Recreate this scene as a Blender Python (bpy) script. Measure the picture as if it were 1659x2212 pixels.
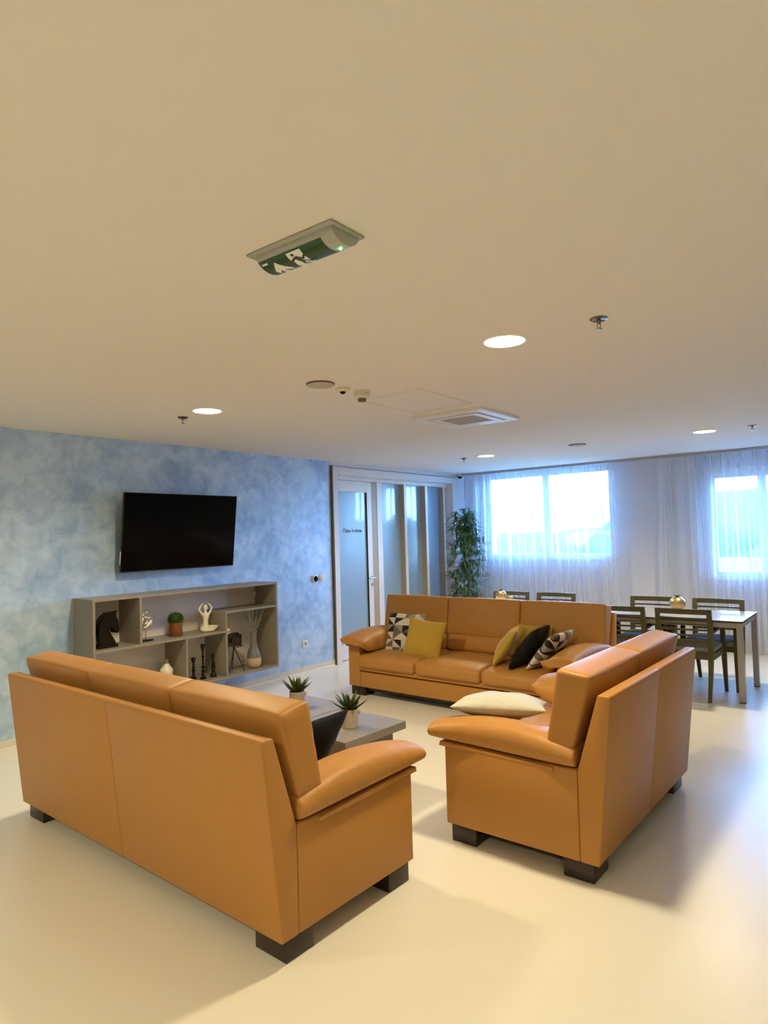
import bpy, bmesh, math, random
from mathutils import Vector, Matrix, noise

PI = math.pi
scene = bpy.context.scene
for o in list(bpy.data.objects):
    bpy.data.objects.remove(o)
C = scene.collection

# ------------------------------------------------------------------ camera
F_PX, YAW, PITCH, ROLL = 1421.735, 0.65971, 0.035547, -0.028198
CAM = Vector((5.588, 0.0, 1.6))
L, H = 9.38, 2.5495                      # window wall, ceiling height
cam_d = bpy.data.cameras.new('camera')
cam_d.sensor_fit = 'HORIZONTAL'
cam_d.sensor_width = 36.0
cam_d.lens = F_PX * 36.0 / 1659.0
cam_d.clip_start = 0.05
cam_d.clip_end = 500
cam = bpy.data.objects.new('camera', cam_d)
C.objects.link(cam)
_f = Vector((-math.sin(YAW) * math.cos(PITCH), math.cos(YAW) * math.cos(PITCH), math.sin(PITCH)))
_r = Vector((math.cos(YAW), math.sin(YAW), 0))
_u = _r.cross(_f)
_r2 = _r * math.cos(ROLL) + _u * math.sin(ROLL)
_u2 = _u * math.cos(ROLL) - _r * math.sin(ROLL)
M = Matrix((_r2, _u2, -_f)).transposed().to_4x4()
M.translation = CAM
cam.matrix_world = M
scene.camera = cam

# ------------------------------------------------------------------ world, exposure
SKY_COLOR = (0.14, 0.41, 1.0)
SKY_STRENGTH = 9.5
LAMP_COLOR = (1.0, 0.845, 0.53)
LAMP_STRENGTH = 5.0               # brightness of the diffuser disc itself
LAMP_WATTS = 29.0
scene.view_settings.view_transform = 'Standard'
scene.view_settings.look = 'None'
scene.view_settings.gamma = 1.0
scene.view_settings.use_curve_mapping = False
scene.view_settings.exposure = 2.35
world = bpy.data.worlds.new('sky')
scene.world = world
world.use_nodes = True
nt = world.node_tree
for n in list(nt.nodes):
    nt.nodes.remove(n)
wo = nt.nodes.new('ShaderNodeOutputWorld')
wb = nt.nodes.new('ShaderNodeBackground')
tc = nt.nodes.new('ShaderNodeTexCoord')
sx = nt.nodes.new('ShaderNodeSeparateXYZ')
cr = nt.nodes.new('ShaderNodeValToRGB')
nt.links.new(tc.outputs['Generated'], sx.inputs[0])
nt.links.new(sx.outputs['Z'], cr.inputs[0])
cr.color_ramp.elements[0].position = 0.0
cr.color_ramp.elements[0].color = (0.40, 0.66, 1.0, 1)
cr.color_ramp.elements[1].position = 0.28
cr.color_ramp.elements[1].color = (*SKY_COLOR, 1)
nt.links.new(cr.outputs[0], wb.inputs['Color'])
wb.inputs['Strength'].default_value = SKY_STRENGTH
nt.links.new(wb.outputs[0], wo.inputs['Surface'])


# ------------------------------------------------------------------ materials
def mat(name, color=(0.8, 0.8, 0.8), rough=0.5, metal=0.0, spec=0.5, bump=None, vary=None, emit=None,
        trans=0.0, sheen=0.0, coat=0.0, alpha=1.0):
    """bump=(scale, strength, distance); vary=(scale, color2, detail)"""
    m = bpy.data.materials.new(name)
    m.use_nodes = True
    t = m.node_tree
    b = t.nodes['Principled BSDF']
    b.inputs['Base Color'].default_value = (*color, 1)
    b.inputs['Roughness'].default_value = rough
    b.inputs['Metallic'].default_value = metal
    b.inputs['Specular IOR Level'].default_value = spec
    b.inputs['Transmission Weight'].default_value = trans
    b.inputs['Sheen Weight'].default_value = sheen
    b.inputs['Coat Weight'].default_value = coat
    b.inputs['Alpha'].default_value = alpha
    if emit:
        b.inputs['Emission Color'].default_value = (*emit[0], 1)
        b.inputs['Emission Strength'].default_value = emit[1]
    co = t.nodes.new('ShaderNodeTexCoord')
    if vary:
        nz = t.nodes.new('ShaderNodeTexNoise')
        nz.inputs['Scale'].default_value = vary[0]
        nz.inputs['Detail'].default_value = vary[2]
        t.links.new(co.outputs['Object'], nz.inputs['Vector'])
        mx = t.nodes.new('ShaderNodeMix')
        mx.data_type = 'RGBA'
        mx.inputs[6].default_value = (*color, 1)
        mx.inputs[7].default_value = (*vary[1], 1)
        t.links.new(nz.outputs['Fac'], mx.inputs[0])
        t.links.new(mx.outputs[2], b.inputs['Base Color'])
    if bump:
        nz = t.nodes.new('ShaderNodeTexNoise')
        nz.inputs['Scale'].default_value = bump[0]
        nz.inputs['Detail'].default_value = 4
        t.links.new(co.outputs['Object'], nz.inputs['Vector'])
        bp = t.nodes.new('ShaderNodeBump')
        bp.inputs['Strength'].default_value = bump[1]
        bp.inputs['Distance'].default_value = bump[2]
        t.links.new(nz.outputs['Fac'], bp.inputs['Height'])
        t.links.new(bp.outputs[0], b.inputs['Normal'])
    return m


def node(t, kind, **kw):
    n = t.nodes.new(kind)
    for k, v in kw.items():
        setattr(n, k, v)
    return n


M_ceil = mat('ceiling_paint', (0.80, 0.77, 0.73), 0.9, bump=(90, 0.08, 0.002))
M_grey_wall = mat('grey_wall_paint', (0.68, 0.70, 0.78), 0.85, bump=(60, 0.1, 0.002))
M_white_wall = mat('white_wall_paint', (0.78, 0.78, 0.80), 0.85)
M_floor = mat('cream_vinyl_floor', (0.83, 0.785, 0.675), 0.32, spec=0.4, bump=(3, 0.02, 0.01),
              vary=(45, (0.81, 0.765, 0.655), 6))
M_skirt = mat('cream_vinyl_skirting', (0.74, 0.70, 0.60), 0.45)
M_leather = mat('cognac_leather', (0.49, 0.232, 0.055), 0.48, spec=0.32, bump=(260, 0.12, 0.001),
                vary=(9, (0.46, 0.212, 0.048), 3))
M_leather_crease = mat('cognac_leather_creased', (0.49, 0.232, 0.055), 0.48, spec=0.32, bump=(14, 0.5, 0.012),
                       vary=(9, (0.46, 0.212, 0.048), 3))
M_foot = mat('dark_wenge_wood', (0.022, 0.011, 0.007), 0.35, bump=(40, 0.1, 0.001))
M_white_frame = mat('white_lacquer_frame', (0.80, 0.79, 0.80), 0.35)
M_oak_edge = mat('pale_oak_edge', (0.45, 0.36, 0.25), 0.5)
M_dark_gap = mat('brown_shadow_strip', (0.10, 0.07, 0.055), 0.6)
M_steel_dark = mat('polished_dark_steel', (0.24, 0.22, 0.21), 0.18, metal=1.0)
M_chrome = mat('brushed_steel', (0.62, 0.62, 0.62), 0.25, metal=1.0)
M_black_gloss = mat('black_screen_glass', (0.003, 0.003, 0.004), 0.10, spec=0.12)
M_black_plastic = mat('black_plastic', (0.012, 0.012, 0.014), 0.4)
M_white_plastic = mat('white_plastic', (0.82, 0.82, 0.80), 0.35)
M_cream_plastic = mat('cream_plastic', (0.74, 0.71, 0.60), 0.4)
M_chair = mat('olive_stained_wood', (0.085, 0.075, 0.028), 0.45, spec=0.4, bump=(30, 0.08, 0.001))
M_seat_fabric = mat('grey_beige_fabric', (0.28, 0.265, 0.235), 0.9, sheen=0.3, bump=(500, 0.3, 0.001))
M_table_top = mat('grey_laminate_top', (0.42, 0.42, 0.44), 0.16, spec=0.6)
M_table_edge = mat('dark_edge_band', (0.05, 0.045, 0.04), 0.5)
M_alu = mat('satin_aluminium', (0.42, 0.40, 0.385), 0.35, metal=0.4)
M_gold = mat('antique_gold', (0.50, 0.32, 0.12), 0.32, metal=0.85, vary=(18, (0.66, 0.50, 0.27), 4))
M_mustard = mat('mustard_linen', (0.50, 0.31, 0.032), 0.9, sheen=0.2, bump=(420, 0.5, 0.002),
                vary=(120, (0.46, 0.275, 0.025), 5))
M_black_velvet = mat('black_velvet', (0.005, 0.006, 0.007), 0.75, spec=0.15, sheen=0.02)
M_black_fur = mat('black_fur', (0.004, 0.004, 0.004), 0.85)
M_white_linen = mat('off_white_linen', (0.52, 0.505, 0.43), 0.9, sheen=0.1, bump=(6, 0.5, 0.04))
M_black_ceramic = mat('glossy_black_resin', (0.006, 0.005, 0.005), 0.18, bump=(30, 0.15, 0.003))
M_ivory = mat('ivory_ceramic', (0.80, 0.74, 0.58), 0.35)
M_copper = mat('hammered_copper', (0.36, 0.13, 0.05), 0.4, metal=0.5, bump=(60, 0.5, 0.004), vary=(25, (0.22, 0.08, 0.035), 3))
M_moss = mat('moss_green', (0.035, 0.085, 0.010), 0.85, vary=(60, (0.07, 0.14, 0.02), 3))
M_leaf = mat('bamboo_leaf', (0.05, 0.13, 0.05), 0.45, vary=(6, (0.12, 0.24, 0.10), 2))
M_cane = mat('bamboo_cane', (0.30, 0.30, 0.16), 0.5, vary=(12, (0.18, 0.20, 0.09), 2))
M_succ = mat('succulent_green', (0.022, 0.045, 0.012), 0.6, spec=0.25, vary=(30, (0.06, 0.085, 0.02), 2))
M_pot = mat('pale_wood_print_pot', (0.48, 0.42, 0.34), 0.6, vary=(16, (0.40, 0.34, 0.27), 4))
M_soil = mat('dark_soil', (0.01, 0.008, 0.006), 0.9)
M_vase_up = mat('grey_glazed_ceramic', (0.16, 0.15, 0.15), 0.28, vary=(8, (0.22, 0.2, 0.19), 2))
M_vase_low = mat('natural_clay', (0.62, 0.47, 0.27), 0.7, vary=(14, (0.54, 0.40, 0.22), 3))
M_grass = mat('dried_pampas', (0.42, 0.42, 0.35), 0.9)
M_bronze = mat('dark_bronze', (0.05, 0.035, 0.025), 0.4, metal=0.7)
M_mirror = mat('mirror_disc', (0.85, 0.85, 0.85), 0.05, metal=1.0)
M_clear = mat('clear_acrylic', (0.95, 0.95, 0.93), 0.05, trans=0.9)
M_sign_green = mat('exit_sign_green', (0.006, 0.055, 0.028), 0.3)
M_sign_white = mat('exit_sign_white', (0.85, 0.85, 0.83), 0.5)
M_sign_body = mat('translucent_housing', (0.55, 0.55, 0.50), 0.3, trans=0.25)
M_led = mat('green_status_light', (0.05, 0.8, 0.2), 0.3, emit=((0.05, 1.0, 0.25), 14))
M_lamp_ring = mat('white_lamp_ring', (0.85, 0.84, 0.82), 0.4)
M_lamp = mat('lamp_diffuser', (1, 1, 1), 0.5, emit=((1.0, 0.93, 0.78), LAMP_STRENGTH))
M_vent_dark = mat('vent_slot', (0.015, 0.013, 0.012), 0.7)
M_vent_grille = mat('return_grille', (0.42, 0.38, 0.33), 0.7, bump=(220, 0.8, 0.004))
M_ac = mat('ac_panel_white', (0.86, 0.86, 0.86), 0.35)
M_text = mat('grey_lettering', (0.13, 0.18, 0.27), 0.6)
M_rail = mat('curtain_rail_grey', (0.45, 0.44, 0.44), 0.5)
M_seam = mat('hatch_seam', (0.50, 0.47, 0.43), 0.9)

# greige laminate with a faint grain
M_lam = mat('greige_laminate', (0.29, 0.25, 0.20), 0.42, vary=(5, (0.255, 0.22, 0.172), 4))
M_lam_back = mat('pale_greige_panel', (0.78, 0.73, 0.70), 0.55, vary=(4, (0.72, 0.67, 0.63), 4))
M_ctable = mat('grey_oak_laminate', (0.26, 0.235, 0.20), 0.28, spec=0.5)
t = M_ctable.node_tree
b = t.nodes['Principled BSDF']
co = node(t, 'ShaderNodeTexCoord'); mp = node(t, 'ShaderNodeMapping'); nz = node(t, 'ShaderNodeTexNoise'); rp = node(t, 'ShaderNodeValToRGB')
mp.inputs['Scale'].default_value = (1.0, 14.0, 14.0)
nz.inputs['Scale'].default_value = 4; nz.inputs['Detail'].default_value = 6
rp.color_ramp.elements[0].position = 0.30; rp.color_ramp.elements[0].color = (0.22, 0.20, 0.175, 1)
rp.color_ramp.elements[1].position = 0.70; rp.color_ramp.elements[1].color = (0.28, 0.255, 0.225, 1)
t.links.new(co.outputs['Object'], mp.inputs[0]); t.links.new(mp.outputs[0], nz.inputs['Vector'])
t.links.new(nz.outputs['Fac'], rp.inputs[0]); t.links.new(rp.outputs[0], b.inputs['Base Color'])

# pearly blue stucco
M_blue = bpy.data.materials.new('pearl_blue_stucco')
M_blue.use_nodes = True
t = M_blue.node_tree; b = t.nodes['Principled BSDF']
co = node(t, 'ShaderNodeTexCoord')
n1 = node(t, 'ShaderNodeTexNoise'); n1.inputs['Scale'].default_value = 1.9; n1.inputs['Detail'].default_value = 8
n1.inputs['Distortion'].default_value = 0.5; n1.inputs['Roughness'].default_value = 0.62
n2 = node(t, 'ShaderNodeTexNoise'); n2.inputs['Scale'].default_value = 7.5; n2.inputs['Detail'].default_value = 6
n2.inputs['Distortion'].default_value = 0.8
n3 = node(t, 'ShaderNodeTexVoronoi'); n3.feature = 'DISTANCE_TO_EDGE'; n3.inputs['Scale'].default_value = 3.0
for n in (n1, n2):
    t.links.new(co.outputs['Object'], n.inputs['Vector'])
vm = node(t, 'ShaderNodeMix'); vm.data_type = 'VECTOR'; vm.inputs[0].default_value = 0.35
t.links.new(co.outputs['Object'], vm.inputs[4]); t.links.new(n2.outputs['Color'], vm.inputs[5])
t.links.new(vm.outputs[1], n3.inputs['Vector'])
ad = node(t, 'ShaderNodeMath', operation='MULTIPLY_ADD'); ad.inputs[1].default_value = 0.42
t.links.new(n2.outputs['Fac'], ad.inputs[0])
sc = node(t, 'ShaderNodeMath', operation='MULTIPLY'); sc.inputs[1].default_value = 0.62
t.links.new(n1.outputs['Fac'], sc.inputs[0]); t.links.new(sc.outputs[0], ad.inputs[2])
r1 = node(t, 'ShaderNodeValToRGB')
r1.color_ramp.elements[0].position = 0.41; r1.color_ramp.elements[0].color = (0.34, 0.52, 0.76, 1)
r1.color_ramp.elements[1].position = 0.62; r1.color_ramp.elements[1].color = (0.62, 0.79, 1.0, 1)
t.links.new(ad.outputs[0], r1.inputs[0])
rv = node(t, 'ShaderNodeValToRGB')
rv.color_ramp.elements[0].position = 0.0; rv.color_ramp.elements[0].color = (0.80, 0.80, 0.80, 1)
rv.color_ramp.elements[1].position = 0.012; rv.color_ramp.elements[1].color = (1, 1, 1, 1)
t.links.new(n3.outputs['Distance'], rv.inputs[0])
ml = node(t, 'ShaderNodeMix', data_type='RGBA', blend_type='MULTIPLY'); ml.inputs[0].default_value = 0.6
t.links.new(r1.outputs[0], ml.inputs[6]); t.links.new(rv.outputs[0], ml.inputs[7])
t.links.new(ml.outputs[2], b.inputs['Base Color'])
b.inputs['Metallic'].default_value = 0.35
rr = node(t, 'ShaderNodeMapRange'); rr.inputs['To Min'].default_value = 0.60; rr.inputs['To Max'].default_value = 0.42
t.links.new(ad.outputs[0], rr.inputs['Value']); t.links.new(rr.outputs[0], b.inputs['Roughness'])
bp = node(t, 'ShaderNodeBump'); bp.inputs['Strength'].default_value = 0.35; bp.inputs['Distance'].default_value = 0.01
t.links.new(ad.outputs[0], bp.inputs['Height']); t.links.new(bp.outputs[0], b.inputs['Normal'])


# sheer curtain: partly open weave, partly light-scattering thread
def curtain_mat(name, open_, color):
    m = bpy.data.materials.new(name); m.use_nodes = True
    t = m.node_tree
    for n in list(t.nodes): t.nodes.remove(n)
    out = node(t, 'ShaderNodeOutputMaterial')
    tr = node(t, 'ShaderNodeBsdfTransparent'); tl = node(t, 'ShaderNodeBsdfTranslucent'); df = node(t, 'ShaderNodeBsdfDiffuse')
    tl.inputs['Color'].default_value = (*color, 1); df.inputs['Color'].default_value = (*color, 1)
    m1 = node(t, 'ShaderNodeMixShader'); m1.inputs[0].default_value = 0.5
    t.links.new(tl.outputs[0], m1.inputs[1]); t.links.new(df.outputs[0], m1.inputs[2])
    m2 = node(t, 'ShaderNodeMixShader')
    lw = node(t, 'ShaderNodeLayerWeight'); lw.inputs['Blend'].default_value = 0.35
    mr = node(t, 'ShaderNodeMapRange')
    mr.inputs['From Min'].default_value = 0.0; mr.inputs['From Max'].default_value = 0.42
    mr.inputs['To Min'].default_value = open_; mr.inputs['To Max'].default_value = 0.0
    t.links.new(lw.outputs['Facing'], mr.inputs['Value'])
    t.links.new(mr.outputs[0], m2.inputs[0])
    t.links.new(m1.outputs[0], m2.inputs[1]); t.links.new(tr.outputs[0], m2.inputs[2])
    t.links.new(m2.outputs[0], out.inputs['Surface'])
    return m


M_sheer = curtain_mat('white_sheer_voile', 0.80, (0.86, 0.88, 0.94))
M_clothes_dense = curtain_mat('white_voile_layered', 0.25, (0.84, 0.84, 0.86))

# clear window glass and frosted partition glass
M_glass = bpy.data.materials.new('window_glass'); M_glass.use_nodes = True
t = M_glass.node_tree
for n in list(t.nodes): t.nodes.remove(n)
out = node(t, 'ShaderNodeOutputMaterial'); tr = node(t, 'ShaderNodeBsdfTransparent'); gl = node(t, 'ShaderNodeBsdfGlossy')
gl.inputs['Roughness'].default_value = 0.02; fr = node(t, 'ShaderNodeFresnel'); fr.inputs['IOR'].default_value = 1.45
mx = node(t, 'ShaderNodeMixShader'); tr.inputs['Color'].default_value = (0.93, 0.97, 0.96, 1)
t.links.new(fr.outputs[0], mx.inputs[0]); t.links.new(tr.outputs[0], mx.inputs[1]); t.links.new(gl.outputs[0], mx.inputs[2])
t.links.new(mx.outputs[0], out.inputs['Surface'])
M_frost = mat('frosted_glass', (0.34, 0.50, 0.66), 0.30, spec=0.9, trans=0.15, coat=0.5)

# triangle-pattern cushion cover
M_tri = bpy.data.materials.new('triangle_print_cotton'); M_tri.use_nodes = True
t = M_tri.node_tree; b = t.nodes['Principled BSDF']; b.inputs['Roughness'].default_value = 0.9
co = node(t, 'ShaderNodeTexCoord'); sp = node(t, 'ShaderNodeSeparateXYZ'); t.links.new(co.outputs['Object'], sp.inputs[0])
def mth(op, a, bb=None):
    n = node(t, 'ShaderNodeMath', operation=op)
    for i, v in enumerate((a, bb)):
        if v is None: continue
        if isinstance(v, (int, float)): n.inputs[i].default_value = v
        else: t.links.new(v, n.inputs[i])
    return n.outputs[0]
ux = mth('ADD', mth('MULTIPLY', sp.outputs['X'], 9.5), 10.0)
uy = mth('ADD', mth('MULTIPLY', sp.outputs['Y'], 13.5), 10.0)
ix = mth('FLOOR', ux); iy = mth('FLOOR', uy)
fx = mth('SUBTRACT', ux, ix); fy = mth('SUBTRACT', uy, iy)
par = mth('MODULO', mth('ADD', ix, iy), 2.0)
fxx = mth('ABSOLUTE', mth('SUBTRACT', fx, par))
tri = mth('GREATER_THAN', fxx, fy)
cb = node(t, 'ShaderNodeCombineXYZ'); t.links.new(ix, cb.inputs[0]); t.links.new(iy, cb.inputs[1]); t.links.new(tri, cb.inputs[2])
wn = node(t, 'ShaderNodeTexWhiteNoise'); wn.noise_dimensions = '3D'; t.links.new(cb.outputs[0], wn.inputs['Vector'])
rp = node(t, 'ShaderNodeValToRGB'); rp.color_ramp.interpolation = 'CONSTANT'
e = rp.color_ramp.elements
e[0].position = 0.0; e[0].color = (0.66, 0.60, 0.50, 1)
e[1].position = 0.42; e[1].color = (0.30, 0.27, 0.23, 1)
for p_, c_ in ((0.60, (0.14, 0.125, 0.12, 1)), (0.76, (0.012, 0.011, 0.011, 1)), (0.92, (0.66, 0.60, 0.50, 1))):
    x_ = e.new(p_); x_.color = c_
t.links.new(wn.outputs['Value'], rp.inputs[0]); t.links.new(rp.outputs[0], b.inputs['Base Color'])


# ------------------------------------------------------------------ helpers
def finish(name, bm, m, parent=None, smooth=True, angle=38, loc=None, rot=None):
    bmesh.ops.recalc_face_normals(bm, faces=bm.faces)
    me = bpy.data.meshes.new(name)
    bm.to_mesh(me); bm.free()
    mats = m if isinstance(m, (list, tuple)) else [m]
    for x in mats: me.materials.append(x)
    if smooth:
        me.polygons.foreach_set('use_smooth', [True] * len(me.polygons))
        me.set_sharp_from_angle(angle=math.radians(angle))
    me.update()
    o = bpy.data.objects.new(name, me)
    C.objects.link(o)
    if parent: o.parent = parent
    if loc is not None: o.location = loc
    if rot is not None: o.rotation_euler = rot
    return o


def B():
    return bmesh.new()


def box(bm, lo, hi, bevel=0.0, seg=2, mi=0):
    lo = Vector(lo); hi = Vector(hi)
    r = bmesh.ops.create_cube(bm, size=1.0)
    vs = r['verts']
    for v in vs:
        v.co = Vector([lo[i] + (v.co[i] + 0.5) * (hi[i] - lo[i]) for i in range(3)])
    fs = {f for v in vs for f in v.link_faces}
    for f in fs: f.material_index = mi
    if bevel > 0:
        es = {e for v in vs for e in v.link_edges}
        bmesh.ops.bevel(bm, geom=list(es), offset=bevel, segments=seg, affect='EDGES', profile=0.5, clamp_overlap=True)
    return vs


def prism(bm, prof, a0, a1, axis='x', bevel=0.0, seg=2):
    """profile given in the two other axes, extruded along `axis`"""
    def mk(p, a):
        if axis == 'x': return (a, p[0], p[1])
        if axis == 'y': return (p[0], a, p[1])
        return (p[0], p[1], a)
    v0 = [bm.verts.new(mk(p, a0)) for p in prof]
    v1 = [bm.verts.new(mk(p, a1)) for p in prof]
    n = len(prof)
    fs = [bm.faces.new(v0), bm.faces.new(list(reversed(v1)))]
    for i in range(n):
        fs.append(bm.faces.new((v0[i], v1[i], v1[(i + 1) % n], v0[(i + 1) % n])))
    if bevel > 0:
        es = {e for f in fs for e in f.edges}
        bmesh.ops.bevel(bm, geom=list(es), offset=bevel, segments=seg, affect='EDGES', profile=0.5, clamp_overlap=True)


def lathe(bm, prof, n=32, center=(0, 0, 0), mi=0, cap=True):
    cx, cy, cz = center
    rings = []
    for r, z in prof:
        rings.append([bm.verts.new((cx + r * math.cos(2 * PI * i / n), cy + r * math.sin(2 * PI * i / n), cz + z)) for i in range(n)])
    for a, b_ in zip(rings, rings[1:]):
        for i in range(n):
            f = bm.faces.new((a[i], a[(i + 1) % n], b_[(i + 1) % n], b_[i])); f.material_index = mi
    if cap:
        f = bm.faces.new(list(reversed(rings[0]))); f.material_index = mi
        f = bm.faces.new(rings[-1]); f.material_index = mi


def tube(bm, pts, rad, n=8, caps=True):
    pts = [Vector(p) for p in pts]
    if not isinstance(rad, (list, tuple)): rad = [rad] * len(pts)
    rings = []; ref = None
    for i, p in enumerate(pts):
        a = pts[max(i - 1, 0)]; b_ = pts[min(i + 1, len(pts) - 1)]
        d = (b_ - a).normalized()
        if ref is None:
            ref = Vector((0, 0, 1)) if abs(d.z) < 0.9 else Vector((1, 0, 0))
        x = d.cross(ref)
        if x.length < 1e-5: x = d.cross(Vector((0, 1, 0)))
        x.normalize(); y = x.cross(d).normalized(); ref = y
        rings.append([bm.verts.new(p + (x * math.cos(2 * PI * k / n) + y * math.sin(2 * PI * k / n)) * rad[i]) for k in range(n)])
    for a, b_ in zip(rings, rings[1:]):
        for k in range(n):
            bm.faces.new((a[k], a[(k + 1) % n], b_[(k + 1) % n], b_[k]))
    if caps:
        bm.faces.new(list(reversed(rings[0]))); bm.faces.new(rings[-1])


def taper(bm, p0, p1, a0, a1, b0=None, b1=None):
    """square post between two points with half-sizes a (x) and b (y)"""
    b0 = a0 if b0 is None else b0; b1 = a1 if b1 is None else b1
    q = []
    for (p, a, b_) in ((p0, a0, b0), (p1, a1, b1)):
        q.append([bm.verts.new((p[0] + s * a, p[1] + t_ * b_, p[2])) for s, t_ in ((-1, -1), (1, -1), (1, 1), (-1, 1))])
    bm.faces.new(list(reversed(q[0]))); bm.faces.new(q[1])
    for i in range(4):
        bm.faces.new((q[0][i], q[0][(i + 1) % 4], q[1][(i + 1) % 4], q[1][i]))


def soft(bm, lo, hi, r=0.03, n=12, bulge=(0, 0, 0), warp=None):
    """rounded, slightly puffed cushion block"""
    lo = Vector(lo); hi = Vector(hi); c = (lo + hi) / 2; h = (hi - lo) / 2
    tmp = bmesh.new()
    bmesh.ops.create_cube(tmp, size=2.0)
    bmesh.ops.subdivide_edges(tmp, edges=tmp.edges[:], cuts=n, use_grid_fill=True)
    idx = {}
    for v in tmp.verts:
        t_ = Vector([math.sin(max(-1, min(1, x)) * PI / 2) for x in v.co])
        p = Vector([t_[i] * h[i] for i in range(3)])
        q = Vector([max(-(h[i] - r), min(h[i] - r, p[i])) for i in range(3)])
        d = p - q
        if d.length > 1e-9: p = q + d.normalized() * r
        for a in range(3):
            o1, o2 = (a + 1) % 3, (a + 2) % 3
            w = (1 - t_[o1] ** 2) * (1 - t_[o2] ** 2)
            p[a] += bulge[a] * w * t_[a]
        p = p + c
        if warp: p = warp(p)
        idx[v] = bm.verts.new(p)
    for f in tmp.faces:
        bm.faces.new([idx[v] for v in f.verts])
    tmp.free()


def tag(o, label=None, cat=None, group=None, kind=None):
    if label: o['label'] = label
    if cat: o['category'] = cat
    if group: o['group'] = group
    if kind: o['kind'] = kind
    return o


def empty(name, loc, rz=0, label=None, cat=None, group=None, kind=None):
    o = bpy.data.objects.new(name, None)
    o.empty_display_size = 0.1
    C.objects.link(o)
    o.location = loc; o.rotation_euler = (0, 0, rz)
    return tag(o, label, cat, group, kind)


def copy_tree(o, parent=None):
    c = o.copy(); C.objects.link(c); c.parent = parent
    for ch in list(o.children): copy_tree(ch, c)
    return c


def struct(name, bm, m, parent=None, smooth=False):
    o = finish(name, bm, m, parent, smooth=smooth)
    if parent is None: o['kind'] = 'structure'
    return o


# ------------------------------------------------------------------ room shell
XR, YB = 9.6, -4.2                      # right wall, wall behind the photographer
T = 0.15
bm = B(); box(bm, (-3.0, YB - T, -0.12), (XR + T, L + 0.4, 0)); struct('floor', bm, M_floor)
bm = B(); box(bm, (-3.0, YB - T, H), (XR + T, L + 0.4, H + 0.15)); struct('ceiling', bm, M_ceil)
PY0, PY1 = 6.13, 9.09                   # glazed partition opening along the left wall
bm = B(); box(bm, (-T, YB, 0), (0, PY0, H)); struct('wall_left', bm, M_blue)
bm = B(); box(bm, (-T, PY0, 2.50), (0, L, H)); box(bm, (-T, PY1, 0), (0, L, 2.50)); struct('wall_left_lintel', bm, M_white_wall)
bm = B(); box(bm, (XR, YB, 0), (XR + T, L, H)); struct('wall_right', bm, M_grey_wall)
bm = B(); box(bm, (-T, YB - T, 0), (XR + T, YB, H)); struct('wall_behind', bm, M_white_wall)
# window openings in the far wall (x0, x1, z0, z1)
WINS = [(0.41, 2.43, 1.19, 2.50), (3.67, 5.00, 0.93, 2.34)]
bm = B()
WT = 0.30
x = 0.0 - T
for (x0, x1, z0, z1) in WINS:
    box(bm, (x, L, 0), (x0, L + WT, H))
    box(bm, (x0, L, 0), (x1, L + WT, z0))
    box(bm, (x0, L, z1), (x1, L + WT, H))
    x = x1
box(bm, (x, L, 0), (XR + T, L + WT, H))
struct('wall_windows', bm, M_grey_wall)
# coved vinyl skirtings
def skirting(name, pts, axis, a0, a1):
    bm = B(); prism(bm, pts, a0, a1, axis); return struct(name, bm, M_skirt)
skirting('baseboard_left', [(0, 0), (0.035, 0), (0.016, 0.006), (0.008, 0.02), (0.006, 0.075), (0.0, 0.075)], 'y', YB, PY0)
skirting('baseboard_windows', [(L, 0), (L - 0.035, 0), (L - 0.016, 0.006), (L - 0.008, 0.02), (L - 0.006, 0.075), (L, 0.075)], 'x', 0.0, XR)
# closed tea kitchen behind the frosted partition
bm = B()
box(bm, (-2.7, 5.9, 0), (-2.6, L + 0.3, H)); box(bm, (-2.7, 5.8, 0), (-T, 5.9, H)); box(bm, (-2.7, L + 0.2, 0), (-T, L + 0.3, H))
struct('wall_kitchen', bm, M_white_wall)

# windows: frame, mullion, sill, panes
def window(i, x0, x1, z0, z1, xm0, xm1, inner):
    root = empty('window_%d' % i, (0, 0, 0), kind='structure')
    y = L + 0.02
    fw = 0.06 if i == 1 else 0.085
    bm = B()
    box(bm, (x0, y, z0), (x0 + fw, y + 0.07, z1)); box(bm, (x1 - fw, y, z0), (x1, y + 0.07, z1))
    hs_ = [(x0 + fw, xm0), (xm1, x1 - fw)] if xm0 else [(x0 + fw, x1 - fw)]
    for a, b_ in hs_:
        box(bm, (a, y, z0), (b_, y + 0.07, z0 + fw)); box(bm, (a, y, z1 - inner), (b_, y + 0.07, z1))
    if xm0: box(bm, (xm0, y - 0.005, z0), (xm1, y + 0.07, z1))
    finish('window_frame', bm, M_white_frame, root, smooth=False)
    bm = B(); box(bm, (x0 - 0.03, L - 0.012, z0 - 0.03), (x1 + 0.03, L - 0.0005, z0 + 0.005), 0.003)
    finish('window_sill', bm, M_white_frame, root, smooth=False)
    spans = [(x0 + fw, xm0), (xm1, x1 - fw)] if xm0 else [(x0 + fw, x1 - fw)]
    for a, b_ in spans:
        bm = B(); box(bm, (a - 0.01, y + 0.03, z0 + fw - 0.01), (b_ + 0.01, y + 0.036, z1 - inner + 0.01))
        finish('window_pane', bm, M_glass, root, smooth=False)
    return root
window(1, 0.41, 2.43, 1.19, 2.50, 1.37, 1.47, 0.06)
window(2, 3.67, 5.00, 0.93, 2.34, 4.245, 4.34, 0.12)

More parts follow.
